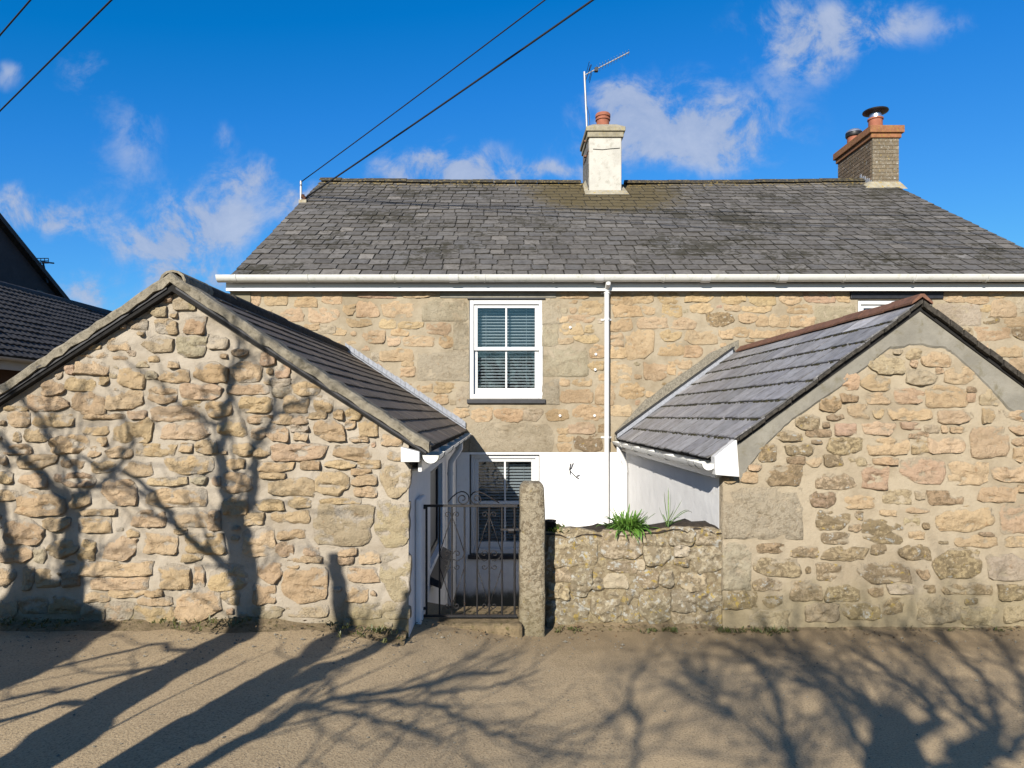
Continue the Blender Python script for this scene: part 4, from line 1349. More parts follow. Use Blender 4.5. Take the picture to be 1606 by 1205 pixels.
for r in rects:
    x0, z0, x1, z1, k = r
    zmax = ZLR - .13 - SLP * max(abs(x0 - XLR), abs(x1 - XLR)) + .05
    if z1 > zmax:
        z1 = zmax
    if z1 - z0 < .025:
        continue
    s_ = min(.008, .1 * (x1 - x0))
    stone('stone', x0 - s_ * 1.5, z0 - s_ * 1.3, x1 + s_ * 1.5, z1 + s_ * 1.2, D_L + .004, R.uniform(.018, .031) if k != 'g' else R.uniform(.016, .023), k, M['stone_left'], fwl, 1.0, 1.0, .5)
    n_l += 1
fl = [r[:4] for r in rects]
for r in fill_stones(fl, okL, (-3.72, .2, XL1, 2.4), 290 - n_l, (.04, .15), (.03, .075), .018, 9000, random.Random(9)):
    stone('stone', *r, D_L + .004, R.uniform(.012, .026), R.choice('ooooorw'), M['stone_left'], fwl, .97, 1.0, .5)
# yard side wall, painted, with a window opening
mb = MB()
WY = (6.14, 7.42, 0.30, 1.16)
hs_ = [(WY[0], WY[2], WY[1], WY[3])]


def side_wall(mb, x, x_in, y0, y1, z0, z1, hs2):
    tmp = MB()
    wall_with_holes(tmp, y0, y1, z0, z1, 0, 1, hs2)
    for (a, b, c) in tmp.v:
        mb.v.append((x if b < .5 else x_in, a, c))
    mb.f += [f[::-1] for f in tmp.f] if x > x_in else tmp.f


side_wall(mb, XL1, XL1 - .3, D_L + .024, D_H - .023, YARD - .1, 1.43, hs_)
sw = mb.build('painted_side_wall', M['whitewash'], left)
mb = MB()
mb.box(XL1 + .001, XL1 + .045, 5.02, 5.36, -.1, 1.05)
mb.build('gate_pier', M['whitewash'], left, bevel=.015)
mb = MB()
xw = XL1 - .045
M['dark_opening'] = plain('opening painted dark', (0.03, 0.035, 0.045), 0.35, 0.2, 6, spec=0.3)  # opaque dark colour stands in for the unlit opening behind the pane
for a, b, c, d in ((WY[0] + .002, WY[0] + .06, WY[2], WY[3] - .002), (WY[1] - .06, WY[1] - .002, WY[2], WY[3] - .002), (WY[0] + .06, WY[1] - .06, WY[3] - .06, WY[3] - .002), (WY[0] + .06, WY[1] - .06, WY[2] + .002, WY[2] + .06)):
    mb.box(xw - .04, xw, a, b, c, d)
sidew = mb.build('window', M['black_wood'], left, bevel=.003)
mb = MB()
mb.box(xw - .025, xw - .018, WY[0] + .055, WY[1] - .055, WY[2] + .055, WY[3] - .055)
mb.build('pane', M['dark_opening'], sidew)
mb = MB()
mb.box(xw - .5, xw - .1, WY[0] - .05, WY[1] + .05, WY[2] - .05, WY[3] + .05)
mb.build('room', M['room'], sidew)
mb = MB()
mb.prism([(xw - .04, WY[2] + .0), (xw - .04, WY[2] - .09), (XL1 + .10, WY[2] - .16), (XL1 + .10, WY[2] - .10)], WY[0] - .04, WY[1] + .06)
mb.build('sill', M['dark_slate_sill'], left, bevel=.005)

# roof
ex_l = -0.479
ez_l = ZLR - SLP * (ex_l - XLR)
mb = MB()
yA, yB = D_L - .06, D_H + .01
xl_e = XLR - 1.80
zl_e = ZLR - SLP * 1.80
mb.prism([(xl_e, zl_e - .10), (XLR, ZLR - .115), (ex_l - .02, ez_l - .085), (ex_l - .02, ez_l - .045), (XLR, ZLR - .055), (xl_e, zl_e - .055)], yA, yB)
rl = mb.build('roof', M['roof_felt'], left)
vL = Vector((XLR - ex_l, 0, ZLR - ez_l))
slate_roof(rl, (ex_l + .01, D_L - .08, ez_l - .045), (0, 1, 0), vL, D_H - D_L + .08, vL.length, 13, 0.26, .010, (M['slate_left'], M['slate_left_joined']),
           [(.215, .155, .108), (.19, .14, .10), (.235, .178, .126), (.195, .15, .112)], 296, seed=21, jig=.01)
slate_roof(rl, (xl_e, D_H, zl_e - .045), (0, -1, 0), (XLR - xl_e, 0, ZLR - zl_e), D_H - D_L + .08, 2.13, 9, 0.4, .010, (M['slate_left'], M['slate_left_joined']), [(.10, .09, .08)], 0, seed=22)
# coping along both verges: a ragged cement fillet
for sgn, nm in ((-1, 'left'), (1, 'right')):
    mb = MB()
    L_ = 1.86 if sgn < 0 else 1.70
    n = 34
    pr = []
    for i in range(n + 1):
        s_ = i / n * L_
        x = XLR + sgn * s_
        z = ZLR - SLP * s_
        th = .064 + R.uniform(-.008, .008)
        yf = D_L - .085 + R.uniform(-.007, .007)
        wob = R.uniform(-.006, .006)
        inn = .055 + R.uniform(-.012, .012)
        pr.append([(x, yf, z - th + wob), (x, yf - .004, z - .012 + wob), (x, yf + .012, z + wob + .004), (x, D_L + inn, z + .008 + wob), (x, D_L + inn + .01, z - th)])
    b0 = len(mb.v)
    for p in pr:
        mb.v += p
    for i in range(n):
        for k in range(5):
            a, b = b0 + i * 5 + k, b0 + i * 5 + (k + 1) % 5
            mb.f.append((a, b, b + 5, a + 5) if sgn > 0 else (b, a, a + 5, b + 5))
    mb.f.append(tuple(b0 + n * 5 + k for k in range(5)))
    mb.f.append(tuple(b0 + k for k in range(5)))
    mb.build('verge_coping', M['coping'], rl)
    mb = MB()
    s0, s1 = .03, L_ - .02
    mb.prism([(XLR + sgn * s0, ZLR - SLP * s0 - .070), (XLR + sgn * s1, ZLR - SLP * s1 - .070), (XLR + sgn * s1, ZLR - SLP * s1 - .084), (XLR + sgn * s0, ZLR - SLP * s0 - .084)][::(-1 if sgn > 0 else 1)], D_L - .07, D_L + .05)
    mb.build('undercloak', M['dark_slate_sill'], rl)
# ridge: dark mossy half-round tiles
n_r = 11
for i in range(n_r):
    y0_ = D_L - .05 + i * (D_H - D_L + .03) / n_r
    y1_ = y0_ + (D_H - D_L + .03) / n_r - .006
    mb = MB()
    base = len(mb.v)
    dz = R.uniform(-.006, .006)
    prof = []
    for k in range(9):
        an = math.pi * (-.12 + 1.24 * k / 8)
        prof.append((XLR + math.cos(an) * .088, ZLR - .045 + math.sin(an) * .075 + dz))
    prof2 = [(XLR + (x - XLR) * .8, ZLR - .045 + (z - ZLR + .045) * .8 - .0) for x, z in prof]
    mb.prism(prof + prof2[::-1], y0_, y1_)
    mb.build('ridge_tile', M['coping'] if i < 1 else M['moss_ridge'] if 'moss_ridge' in M else M.setdefault('moss_ridge', plain('mossy ridge', (.075, .065, .052), .95, .3, 18, .8, 60, dirt=(.03, .026, .018), dirt_amt=(.45, .62))), rl, smooth='auto')
# lead flashing where the slope meets the house: short stepped pieces
n_f = 26
for i in range(n_f):
    s0 = .03 + i * (1.66 / n_f)
    s1 = s0 + 1.66 / n_f - .003
    mb = MB()
    j = R.uniform(-.006, .006)
    pts = [(XLR + s0, ZLR - SLP * s0 + .012), (XLR + s1, ZLR - SLP * s1 + .012), (XLR + s1, ZLR - SLP * s1 + .085 + j), (XLR + s0, ZLR - SLP * s0 + .095 + j)]
    mb.prism(pts, D_H - .035 + R.uniform(-.004, .004), D_H - .02)
    mb.build('flashing', M['lead'], rl)
mb = MB()
pts = [(XLR, ZLR - .01), (ex_l, ez_l - .01), (ex_l, ez_l + .006), (XLR, ZLR + .006)]
mb.prism(pts, D_H - .13, D_H - .036)
mb.build('flashing_apron', M['lead'], rl)
# eave: fascia, end box, gutter, swan-neck pipe
mb = MB()
mb.box(ex_l - .07, ex_l - .045, D_L - .02, D_H - .03, ez_l - .20, ez_l - .055)
mb.box(XL1, ex_l - .0705, D_L + .06, D_H - .03, ez_l - .20, ez_l - .185)
mb.build('fascia', M['upvc'], left, bevel=.003)
mb = MB()
a = at(630.5, 692, D_L - .05); b = at(659.5, 724, D_L - .05)
mb.prism([(a.x, b.z), (b.x, b.z), (b.x, ez_l - .062), (a.x, ez_l - .03)], D_L - .11, D_L - .021)
mb.build('box_end', M['upvc'], left, bevel=.004)
gxl, gzl = ex_l + .022, ez_l - .085
mb = MB()
half_gutter(mb, (gxl, D_L - .10, gzl), (gxl, D_H - .05, gzl + .015), .058, (1, 0, 0), closed_end=(True, True))
g_l = mb.build('gutter', M['gutter'], left, smooth='auto')
for y in (5.0, 5.9, 6.8, 7.7, 8.6, 9.3):
    mb = MB()
    half_gutter(mb, (gxl, y, gzl + .004), (gxl, y + .02, gzl + .004), .064, (1, 0, 0))
    mb.build('bracket', M['gutter'], g_l, smooth='auto')
downpipe([(gxl, 7.9, gzl - .05), (gxl, 7.9, gzl - .11), (XL1 + .055, 7.9, gzl - .26), (XL1 + .05, 7.9, gzl - .33), (XL1 + .05, 7.9, YARD)], .034, left, [(XL1 + .05, 7.9, 1.0), (XL1 + .05, 7.9, -.1)])

# ---------------- right
SRP = 0.743
ZRR = 2.539
right = thing('stone_outbuilding', 'lichen speckled stone outbuilding with blue grey slates right of the garden wall', 'outbuilding', ((XR0 + XR1) / 2, D_R, 0))
topR = lambda X: ZRR - 0.035 - SRP * np.abs(X - XRR)
fwr = mortar_face('front_wall', M['mortar_right'], right, XR0, XR1, -0.2, 2.6, D_R, inL, 0.022, 0.010, 33, topR)
mb = MB()
mb.prism([(XR0 + .31, -.2), (XR1, -.2), (XR1, 1.28), (XRR, 2.40), (XR0 + .31, 1.5)], D_R + .022, D_R + .35)
mb.box(XR1 - .3, XR1, D_R + .351, D_H - .02, -.2, 1.28)
mb.box(XR0 + .001, XR0 + .309, D_R + .02, D_R + .10, -.2, 1.29)
mb.build('wall', M['mortar_right'], right)
inner_px = [(1160, 760), (1172, 735), (1205, 693), (1242, 658), (1317, 608), (1395, 547), (1440, 541), (1482, 547), (1494, 556), (1532, 591), (1579, 639), (1640, 690), (1700, 740)]
inner = [xz(px, py, D_R) for px, py in inner_px]


def band_low(x):
    for (xa, za), (xb, zb) in zip(inner[:-1], inner[1:]):
        if xa <= x <= xb:
            return za + (zb - za) * (x - xa) / (xb - xa)
    return 9 if XR0 + .2 < x else -9


rects = prune(conv(TR, D_R))
n_rr = 0
for r in rects:
    x0, z0, x1, z1, k = r
    x0 = max(x0, XR0 + .004)
    stone('stone', x0 - .009, z0 - .008, x1 + .009, z1 + .008, D_R + .004, (R.uniform(.014, .026) if k != 'G' else .018), k, M['stone_right'], fwr, 1.0 if k != 'G' else 1.18, 1.0, 1.0)
    n_rr += 1
okR = lambda x, z: XR0 + .02 < x < 4.3 and z > ground_z(x) + .05 and z < band_low(x) - .03 and x > XR0 + .06
fl = [r[:4] for r in rects]
for r in fill_stones(fl, okR, (XR0, .05, 4.3, 2.4), 60, (.04, .13), (.025, .06), .03, 5000, random.Random(19)):
    stone('stone', *r, D_R + .004, R.uniform(.008, .018), R.choice('oodglr'), M['stone_right'], fwr, .97, 1.0, 1.0)
# cement band under the verges
mb = MB()
n_b = len(inner)
outer = []
for (x, z) in inner:
    outer.append((x, ZRR - .030 - SRP * abs(x - XRR)))
outer[0] = (XR0 + .10, ZRR - .030 - SRP * abs(XR0 + .10 - XRR))
fine_i, fine_o = [], []
for i in range(n_b - 1):
    for k in range(6):
        f = k / 6
        j = R.uniform(-.007, .007)
        fine_i.append((inner[i][0] * (1 - f) + inner[i + 1][0] * f, inner[i][1] * (1 - f) + inner[i + 1][1] * f + j))
        x = outer[i][0] * (1 - f) + outer[i + 1][0] * f
        fine_o.append((x, ZRR - .030 - SRP * abs(x - XRR)))
for i in range(len(fine_i) - 1):
    (a, b), (c, d) = fine_i[i], fine_i[i + 1]
    (e, f), (g, h) = fine_o[i], fine_o[i + 1]
    y = D_R - .013
    mb.add([(a, D_R - .0, b - .006), (c, D_R - .0, d - .006), (a, y, b + .012), (c, y, d + .012), (e, y - .006, f), (g, y - .006, h), (e, D_R + .02, f), (g, D_R + .02, h)],
           [(0, 1, 3, 2), (2, 3, 5, 4), (4, 5, 7, 6)])
mb.build('cement_band', M['cement'], right)
# yard wall, painted
sd = MB()
nx_, nz_ = 60, 40
side_wall(sd, XR0, XR0 + .3, D_R + .101, D_H - .023, YARD - .1, 1.30, [])
sd.build('painted_side_wall', M['whitewash'], right)
# roof
ex_r = 1.624
ez_r = ZRR - SRP * (XRR - ex_r)
xr_e = XRR + 1.62
zr_e = ZRR - SRP * 1.62
mb = MB()
mb.prism([(ex_r + .02, ez_r - .05), (ex_r + .02, ez_r - .02), (XRR, ZRR - .035), (xr_e, zr_e - .035), (xr_e, zr_e - .075), (XRR, ZRR - .08)][::-1], D_R - .03, D_H + .01)
rr_o = mb.build('roof', M['roof_felt'], right)
vR = Vector((XRR - ex_r, 0, ZRR - ez_r))
slate_roof(rr_o, (ex_r - .02, D_R - .055, ez_r - .035), (0, 1, 0), vR, D_H - D_R + .045, vR.length, 8, 0.30, .011, (M['slate_right'], M['slate_right_joined']),
           [(.445, .44, .45), (.42, .415, .435), (.465, .455, .46), (.43, .425, .43)], 296, seed=31, jig=.012)
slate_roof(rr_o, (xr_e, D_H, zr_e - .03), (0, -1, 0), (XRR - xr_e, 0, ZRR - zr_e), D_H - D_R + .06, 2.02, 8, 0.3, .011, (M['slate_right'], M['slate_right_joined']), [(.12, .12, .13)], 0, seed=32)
# moss gathered along the tails of the courses
mb = MB()
vn = vR.normalized()
nn_ = Vector((-vn.z, 0, vn.x))
for r in range(1, 8):
    for i in range(150):
        y = R.uniform(D_R - .04, D_H - .05)
        if R.random() < .35:
            continue
        c = Vector((ex_r - .02, 0, ez_r - .035)) + vn * (r * vR.length / 8 - .006 + R.uniform(-.006, .004)) + nn_ * .024 + Vector((0, y, 0))
        s_ = R.uniform(.006, .018)
        l_ = R.uniform(.01, .05)
        mb.add([c + Vector((0, -l_, 0)) - nn_ * .01, c - vn * s_ - nn_ * .006, c + Vector((0, l_, 0)) - nn_ * .01, c + vn * s_ * .5 - nn_ * .004, c + nn_ * s_ * .5], [(0, 1, 4), (1, 2, 4), (2, 3, 4), (3, 0, 4)])
tag(mb.build('moss', M['moss'], rr_o), kind='stuff')
# mossy slate edges along the right verge
mb = MB()
for sgn, x_end, L_ in ((-1, ex_r, XRR - ex_r), (1, xr_e, 1.62)):
    n = 16
    for i in range(n):
        a0, a1 = i / n * L_ + .004, (i + 1) / n * L_ - .003
        j = R.uniform(-.007, .007)
        dn = .030 if sgn < 0 else .052
        pts = [(XRR + sgn * a0, ZRR - SRP * a0 - dn + j), (XRR + sgn * a1, ZRR - SRP * a1 - dn + j), (XRR + sgn * a1, ZRR - SRP * a1 - .004 + j), (XRR + sgn * a0, ZRR - SRP * a0 - .004 + j)]
        mb.prism(pts if sgn > 0 else pts[::-1], D_R - .075 + R.uniform(-.006, .006), D_R - .034)
mb.build('verge_slate', M['moss_ridge'], rr_o)
n_r = 10
lr = (D_H - D_R - .22) / n_r
for i in range(n_r):
    y0_ = D_R - .06 + i * lr
    mb = MB()
    hw, t = .10, .016
    a = math.atan(SRP)
    ca, sa = math.cos(a) * hw, math.sin(a) * hw
    zt_ = ZRR + .022 + R.uniform(-.004, .004)
    mb.prism([(XRR - ca, zt_ - sa), (XRR, zt_ - .004), (XRR + ca, zt_ - sa), (XRR + ca, zt_ - sa + t), (XRR + .015, zt_ + t + .004), (XRR - .015, zt_ + t + .004), (XRR - ca, zt_ - sa + t)], y0_ + .002, y0_ + lr - .003)
    mb.build('ridge_tile', M['ridge_clay'], rr_o)
# pebbledash fillet and lead at the back
mb = MB()
xa, xb = ex_r - .05, XRR + .05
za, zb = ez_r - .03, ZRR
pts = []
nseg = 24
up = []
for i in range(nseg + 1):
    f = i / nseg
    x = xa + (xb - xa) * f
    z = za + (zb - za) * f
    up.append((x, z + .05 + (.20 + R.uniform(-.012, .012)) * min(1, .25 + f * 3) * min(1, .55 + (1 - f) * 2.0)))
lowp = [(xa + (xb - xa) * i / nseg, za + (zb - za) * i / nseg - .05) for i in range(nseg + 1)]
mb.prism(lowp + up[::-1], D_H - .035, D_H - .01)
mb.build('pebbledash_fillet', M['pebble'], rr_o)
mb = MB()
mb.prism([(ex_r - .03, ez_r + .0), (XRR - .06, ZRR - .06 + .012), (XRR - .06, ZRR + .03), (ex_r - .03, ez_r + .055)], D_H - .13, D_H - .037)
mb.build('flashing', M['lead'], rr_o)
mb = MB()
mb.prism([(ex_r - .05, ez_r + .056), (XRR - .04, ZRR + .033), (XRR - .04, ZRR + .055), (ex_r - .05, ez_r + .075)], D_H - .14, D_H - .037)
mb.build('dark_strip', M['black_wood'], rr_o)
# fascia, end box, gutter, pipe
mb = MB()
mb.box(ex_r + .03, ex_r + .05, D_R - .02, D_H - .03, ez_r - .175, ez_r - .03)
mb.box(ex_r + .0505, XR0, D_R + .03, D_H - .03, ez_r - .175, ez_r - .16)
mb.build('fascia', M['upvc'], right, bevel=.003)
for y in (6.0, 7.2, 8.4):
    mb = MB()
    mb.box(ex_r + .0275, ex_r + .03, y, y + .35, ez_r - .115, ez_r - .095)
    mb.build('vent_slot', M['black_wood'], right)
mb = MB()
dd = D_R - .05
pp = [xz(px, py, dd) for px, py in [(1118, 744), (1155, 747), (1151, 690), (1149, 690), (1116.5, 716)]]
mb.prism(pp, D_R - .12, D_R - .021)
mb.build('box_end', M['upvc'], right, bevel=.004)
gxr, gzr = ex_r - .035, ez_r - .06
mb = MB()
half_gutter(mb, (gxr, D_R - .08, gzr), (gxr, D_H - .06, gzr + .012), .056, (-1, 0, 0))
g_r = mb.build('gutter', M['gutter'], right, smooth='auto')
for y in (5.55, 5.75, 6.6, 7.4, 8.2, 9.0):
    mb = MB()
    half_gutter(mb, (gxr, y, gzr + .004), (gxr, y + .02, gzr + .004), .062, (-1, 0, 0))
    mb.build('bracket', M['gutter'], g_r, smooth='auto')
downpipe([(gxr, 9.40, gzr - .05), (gxr, 9.40, gzr - .12), (XR0 - .06, 9.40, gzr - .27), (XR0 - .055, 9.40, gzr - .34), (XR0 - .055, 9.40, YARD)], .034, right, [(XR0 - .055, 9.4, gzr - .38)])

# ================================================================== garden wall, gate post, gate
GX0, GX1 = xz(856, 0, D_W)[0], XR0 - .004
gw = thing('stone_wall', 'low lichen covered garden wall between the gate post and the right outbuilding', 'wall', ((GX0 + GX1) / 2, D_W, .05))
topz = lambda X: .745 + np_noise(X * 1.0 + 5, X * 0 + 3, 44, 3, 2.2) * .11
mf = mortar_face('wall_face', M['stone_garden'], gw, GX0 - .06, GX1, -.15, .80, D_W + .01, inL, .02, .018, 40, topz, 4.0)
mf.color = (.43, .355, .225, .5)
mb = MB()
mb.box(GX0 - .06, GX1, D_W + .05, D_W + .36, YARD, .70)
mb.build('core', M['mortar_garden'], gw)
mb = MB()
nsoil = 26
for i in range(nsoil):
    for j in range(5):
        x = GX0 + (GX1 - GX0) * i / (nsoil - 1)
        y = D_W - .01 + j * .09
        mb.v.append((x, y, float(topz(np.array([x]))[0]) - .01 + R.uniform(-.015, .02) + (.02 if 0 < j < 4 else -.02)))
for i in range(nsoil - 1):
    for j in range(4):
        a = i * 5 + j
        mb.f.append((a, a + 5, a + 6, a + 1))
mb.build('earth_top', M['soil'], gw, smooth=True)
for r in prune(conv(TG, D_W)):
    x0, z0, x1, z1, k = r
    x1 = min(x1, GX1 - .005)
    st_ = stone('stone', x0 - .016, z0 - .016, x1 + .016, z1 + .016, D_W + .015, R.uniform(.020, .035), k, M['stone_garden'], mf, 1.05, 1.0, .85)
    if k == 'l':
        f = R.uniform(.2, .7)
        st_.color = tuple(st_.color[i] * (1 - f) + (.50, .47, .365)[i] * f for i in range(3)) + (st_.color[3],)

# gate post
post_d = 5.16
px0, px1 = xz(815.5, 0, post_d)[0], xz(855, 0, post_d)[0]
pz1 = xz(0, 757, post_d)[1]
mb = MB()
pw = px1 - px0
prof = []
for i in range(15):
    f = i / 14
    prof.append(f)
nlev = 26
sides = 24
base = 0
for i in range(nlev + 6):
    if i <= nlev:
        z = -.1 + (pz1 - .07 + .1) * i / nlev
        sc = 1.0 + .06 * (1 - i / nlev)
        zz_ = z
    else:
        f = (i - nlev) / 6
        sc = math.cos(f * math.pi / 2 * .93) ** .55
        zz_ = pz1 - .07 + .07 * math.sin(f * math.pi / 2)
    for k in range(sides):
        an = 2 * math.pi * k / sides
        c, s = math.cos(an), math.sin(an)
        r = (abs(c) ** 7 + abs(s) ** 7) ** (-1 / 7)
        nz = 1 + mnoise.fractal(Vector((c * 1.5, s * 1.5, zz_ * 5)), 1.0, 2, 5) * .07
        mb.v.append(((px0 + px1) / 2 + c * r * pw / 2 * sc * nz, post_d + .11 + s * r * .11 * sc * nz, zz_ + mnoise.noise(Vector((c * 2, s * 2, 7))) * .006))
for i in range(nlev + 5):
    for k in range(sides):
        a, b = i * sides + k, i * sides + (k + 1) % sides
        mb.f.append((a, b, b + sides, a + sides))
mb.f.append(tuple((nlev + 5) * sides + k for k in range(sides)))
post = mb.build('gate_post', M['granite'], smooth=True)
post.color = (.56, .48, .34, .34)
tag(post, 'round topped granite gate post with yellow lichen right of the iron gate', 'gate post')

# gate
GD = 5.19
gate = thing('iron_gate', 'black wrought iron garden gate with scrolls and rust spots', 'gate', (-.23, GD, .17))
gp = lambda px, py: at(px, py, GD)
zt_g, zb_g = gp(0, 793.4).z, gp(0, 966).z
for px in (668.9, 689.4, 708.9, 728.6, 748.4, 767.4, 787.4, 807.2):
    x = gp(px, 0).x
    mb = MB()
    mb.tube([(x, GD, zb_g), (x, GD, zt_g)], .0068 if px not in (668.9, 807.2) else .0085, 8)
    mb.build('bar', M['iron'], gate, smooth='auto')
for z in (zt_g, zb_g):
    mb = MB()
    xa, xb = gp(664, 0).x, gp(811.5, 0).x
    mb.box(xa, xb, GD - .012, GD + .012, z - .008, z + .008)
    mb.build('rail', M['iron'], gate)


def spiral(cx, cy, r0, a0, turns, sgn, tail=None, n=26):
    pts = []
    for i in range(n + 1):
        f = i / n
        r = r0 * (1 - f * .82)
        an = a0 + sgn * f * turns * 2 * math.pi
        pts.append(gp(cx + r * math.cos(an), cy - r * math.sin(an)))
    if tail:
        pts = [gp(*q) for q in tail] + pts
    return pts


def scroll(pts, r=.0042):
    mb = MB()
    mb.tube(pts, r, 6)
    mb.build('scroll', M['iron'], gate, smooth=True)


# pair of large scrolls over the top rail
scroll(spiral(725.5, 782.5, 11.5, math.radians(100), 1.55, -1, [(703, 787), (710, 779), (717, 773.5)]), .0048)
scroll(spiral(747.5, 782.5, 11.5, math.radians(80), 1.55, 1, [(783, 789), (770, 781), (757, 773.5)]), .0048)
for cx, lx, rx in ((708.9, 689.4, 728.6), (767.4, 748.4, 787.4)):
    for s_ in (-1, 1):
        ex = lx if s_ < 0 else rx
        scroll([gp(cx, 810), gp(cx + s_ * 8, 832), gp(ex, 868)], .0034)
        scroll([gp(cx, 950), gp(cx + s_ * 7, 928), gp(ex, 889)], .0034)
        scroll(spiral(cx + s_ * 7.0, 807.5, 5.2, math.radians(180 if s_ > 0 else 0), 1.1, -s_, [(cx, 813), (cx + s_ * 1.2, 810)]), .0036)
        scroll(spiral(cx + s_ * 7.0, 950, 5.2, math.radians(180 if s_ > 0 else 0), 1.1, s_, [(cx, 944), (cx + s_ * 1.2, 947)]), .0036)
        scroll(spiral(cx + s_ * 8.0, 869, 6.0, math.radians(180 if s_ > 0 else 0), 1.0, -s_), .0036)
        scroll(spiral(cx + s_ * 8.0, 889, 5.0, math.radians(180 if s_ > 0 else 0), 1.0, s_), .0036)
        scroll([gp(ex, 868), gp(ex - s_ * 4, 876), gp(cx + s_ * 8, 880), gp(cx + s_ * 1, 877)], .0036)
mb = MB()
a, b = gp(785, 826), gp(813, 834)
mb.box(a.x, b.x + .01, GD - .03, GD - .012, b.z + .012, a.z - .012)
mb.tube([gp(797, 831) + Vector((0, -.035, 0)), gp(806, 831) + Vector((0, -.035, 0))], .02, 8)
mb.build('latch', M['iron'], gate)
mb = MB()
x = gp(646, 0).x
mb.tube([(x, GD - .02, gp(0, 790).z), (x, GD - .02, zb_g - .02)], .0085, 8)
for py in (800, 958):
    mb.tube([(x, GD - .02, gp(0, py).z), (gp(664, 0).x, GD - .01, gp(0, py - 4).z), (gp(669, 0).x, GD, gp(0, py - 4).z)], .012, 8)
mb.build('hinge', M['iron'], gate)
# threshold
mb = MB()
mb.box(XL1 + .002, px0 + .02, 5.08, 5.60, -.3, .135)
tag(mb.build('threshold_step', M['verge'], None, bevel=.03), 'earthy stone threshold beneath the iron gate', None, None, 'structure')


# ================================================================== plants on the garden wall
def strap_leaf(mb, root, az, length, lift, width, droop, rng, seg=7):
    d = Vector((math.cos(az), math.sin(az), 0))
    side = Vector((-math.sin(az), math.cos(az), 0))
    pts = []
    for i in range(seg + 1):
        f = i / seg
        pts.append(root + d * (length * math.sin(f * 1.45) * math.cos(lift) * .95) + Vector((0, 0, length * (math.sin(lift) * f * 1.25 - droop * f * f))))
    b = len(mb.v)
    for i, p in enumerate(pts):
        f = i / seg
        w_ = width * (math.sin(math.pi * (.12 + .88 * f)) ** .7 if f < 1 else 0.02)
        mb.v += [tuple(p - side * w_ / 2 + Vector((0, 0, w_ * .25))), tuple(p - Vector((0, 0, w_ * .1))), tuple(p + side * w_ / 2 + Vector((0, 0, w_ * .25)))]
    for i in range(seg):
        a = b + i * 3
        mb.f += [(a, a + 1, a + 4, a + 3), (a + 1, a + 2, a + 5, a + 4)]


rp = random.Random(77)
c = at(985, 840, D_W + .08)
c.z = float(topz(np.array([c.x]))[0]) + .0
pl = thing('leafy_plant', 'bright green clump of strap leaves on the garden wall top', 'plant', c)
for i in range(270):
    mb = MB()
    az = rp.uniform(0, 2 * math.pi)
    strap_leaf(mb, c + Vector((rp.gauss(0, .045), rp.gauss(0, .035), 0)), az, rp.uniform(.13, .245), rp.uniform(.15, 1.25), rp.uniform(.010, .017), rp.uniform(.25, .75), rp)
    mb.build('leaf', M['leaf'], pl, smooth=True)
c = at(1048, 838, D_W + .05)
c.z = float(topz(np.array([c.x]))[0])
pl = thing('grass_tuft', 'tall thin grass blades leaning right on the garden wall', 'grass', c)
for (az, ln, lf, dr) in [(0.2, .34, .95, .7), (0.1, .30, 1.15, .45), (1.4, .27, 1.45, .1), (-.3, .26, 1.3, .3), (.5, .36, .75, .62), (2.4, .24, 1.4, .1), (.0, .24, 1.5, .1), (3.3, .18, 1.2, .3), (-1, .20, 1.1, .4), (.3, .2, .8, .6), (1.9, .16, 1.0, .5), (-.2, .15, .7, .5)]:
    mb = MB()
    strap_leaf(mb, c + Vector((rp.gauss(0, .012), rp.gauss(0, .012), 0)), az, ln, lf, .011, dr, rp, 9)
    mb.build('blade', M['blade'], pl, smooth=True)
c = at(877, 836, D_W + .05)
c.z = float(topz(np.array([c.x]))[0])
pl = thing('small_weed', 'small green weed on the garden wall beside the gate post', 'plant', c)
for i in range(60):
    mb = MB()
    strap_leaf(mb, c + Vector((rp.gauss(.0, .035), rp.gauss(0, .03), 0)), rp.uniform(0, 6.28), rp.uniform(.03, .085), rp.uniform(.4, 1.4), rp.uniform(.012, .02), rp.uniform(.1, .6), rp, 4)
    mb.build('leaf', M['weed' if i % 3 else 'leaf'], pl, smooth=True)
c = at(861, 838, D_W + .06)
mb = MB()
z0 = float(topz(np.array([c.x]))[0])
mb.lathe((c.x + .01, c.y + .02, z0 - .02), [(.035, 0), (.045, .085), (.05, .09), (.05, .10), (.04, .10), (.038, .06)], 16)
pot = mb.build('plant_pot', M['black_metal'], smooth='auto')
tag(pot, 'small black plastic plant pot tucked behind the gate post', 'plant pot')
# weeds and litter along the wall foot
mb = MB()
rw = random.Random(5)
for i in range(300):
    if rw.random() < .62:
        x = rw.uniform(-3.8, XL1 - .02)
        y = D_L - .10 - abs(rw.gauss(0, .10))
    else:
        x = rw.choice([rw.uniform(.35, 1.7), rw.uniform(1.3, 2.2), rw.uniform(1.7, 4.2)])
        y = (D_W if x < 1.72 else D_R) - .07 - abs(rw.gauss(0, .05))
    cl = mnoise.noise(Vector((x * 1.8, 3, 0)))
    if cl < -.05 or (x > 2.3 and rw.random() < .7):
        continue
    root = Vector((x, y, ground_z(x) + (.06 if x < XL1 else .01)))
    for k in range(rw.randint(3, 7)):
        strap_leaf(mb, root + Vector((rw.gauss(0, .012), rw.gauss(0, .01), 0)), rw.uniform(0, 6.28), rw.uniform(.015, .05), rw.uniform(.3, 1.3), rw.uniform(.006, .012), .3, rw, 3)
tag(mb.build('weeds', M['weed'], smooth=True), 'low weeds and moss growing along the wall foot', None, None, 'stuff')

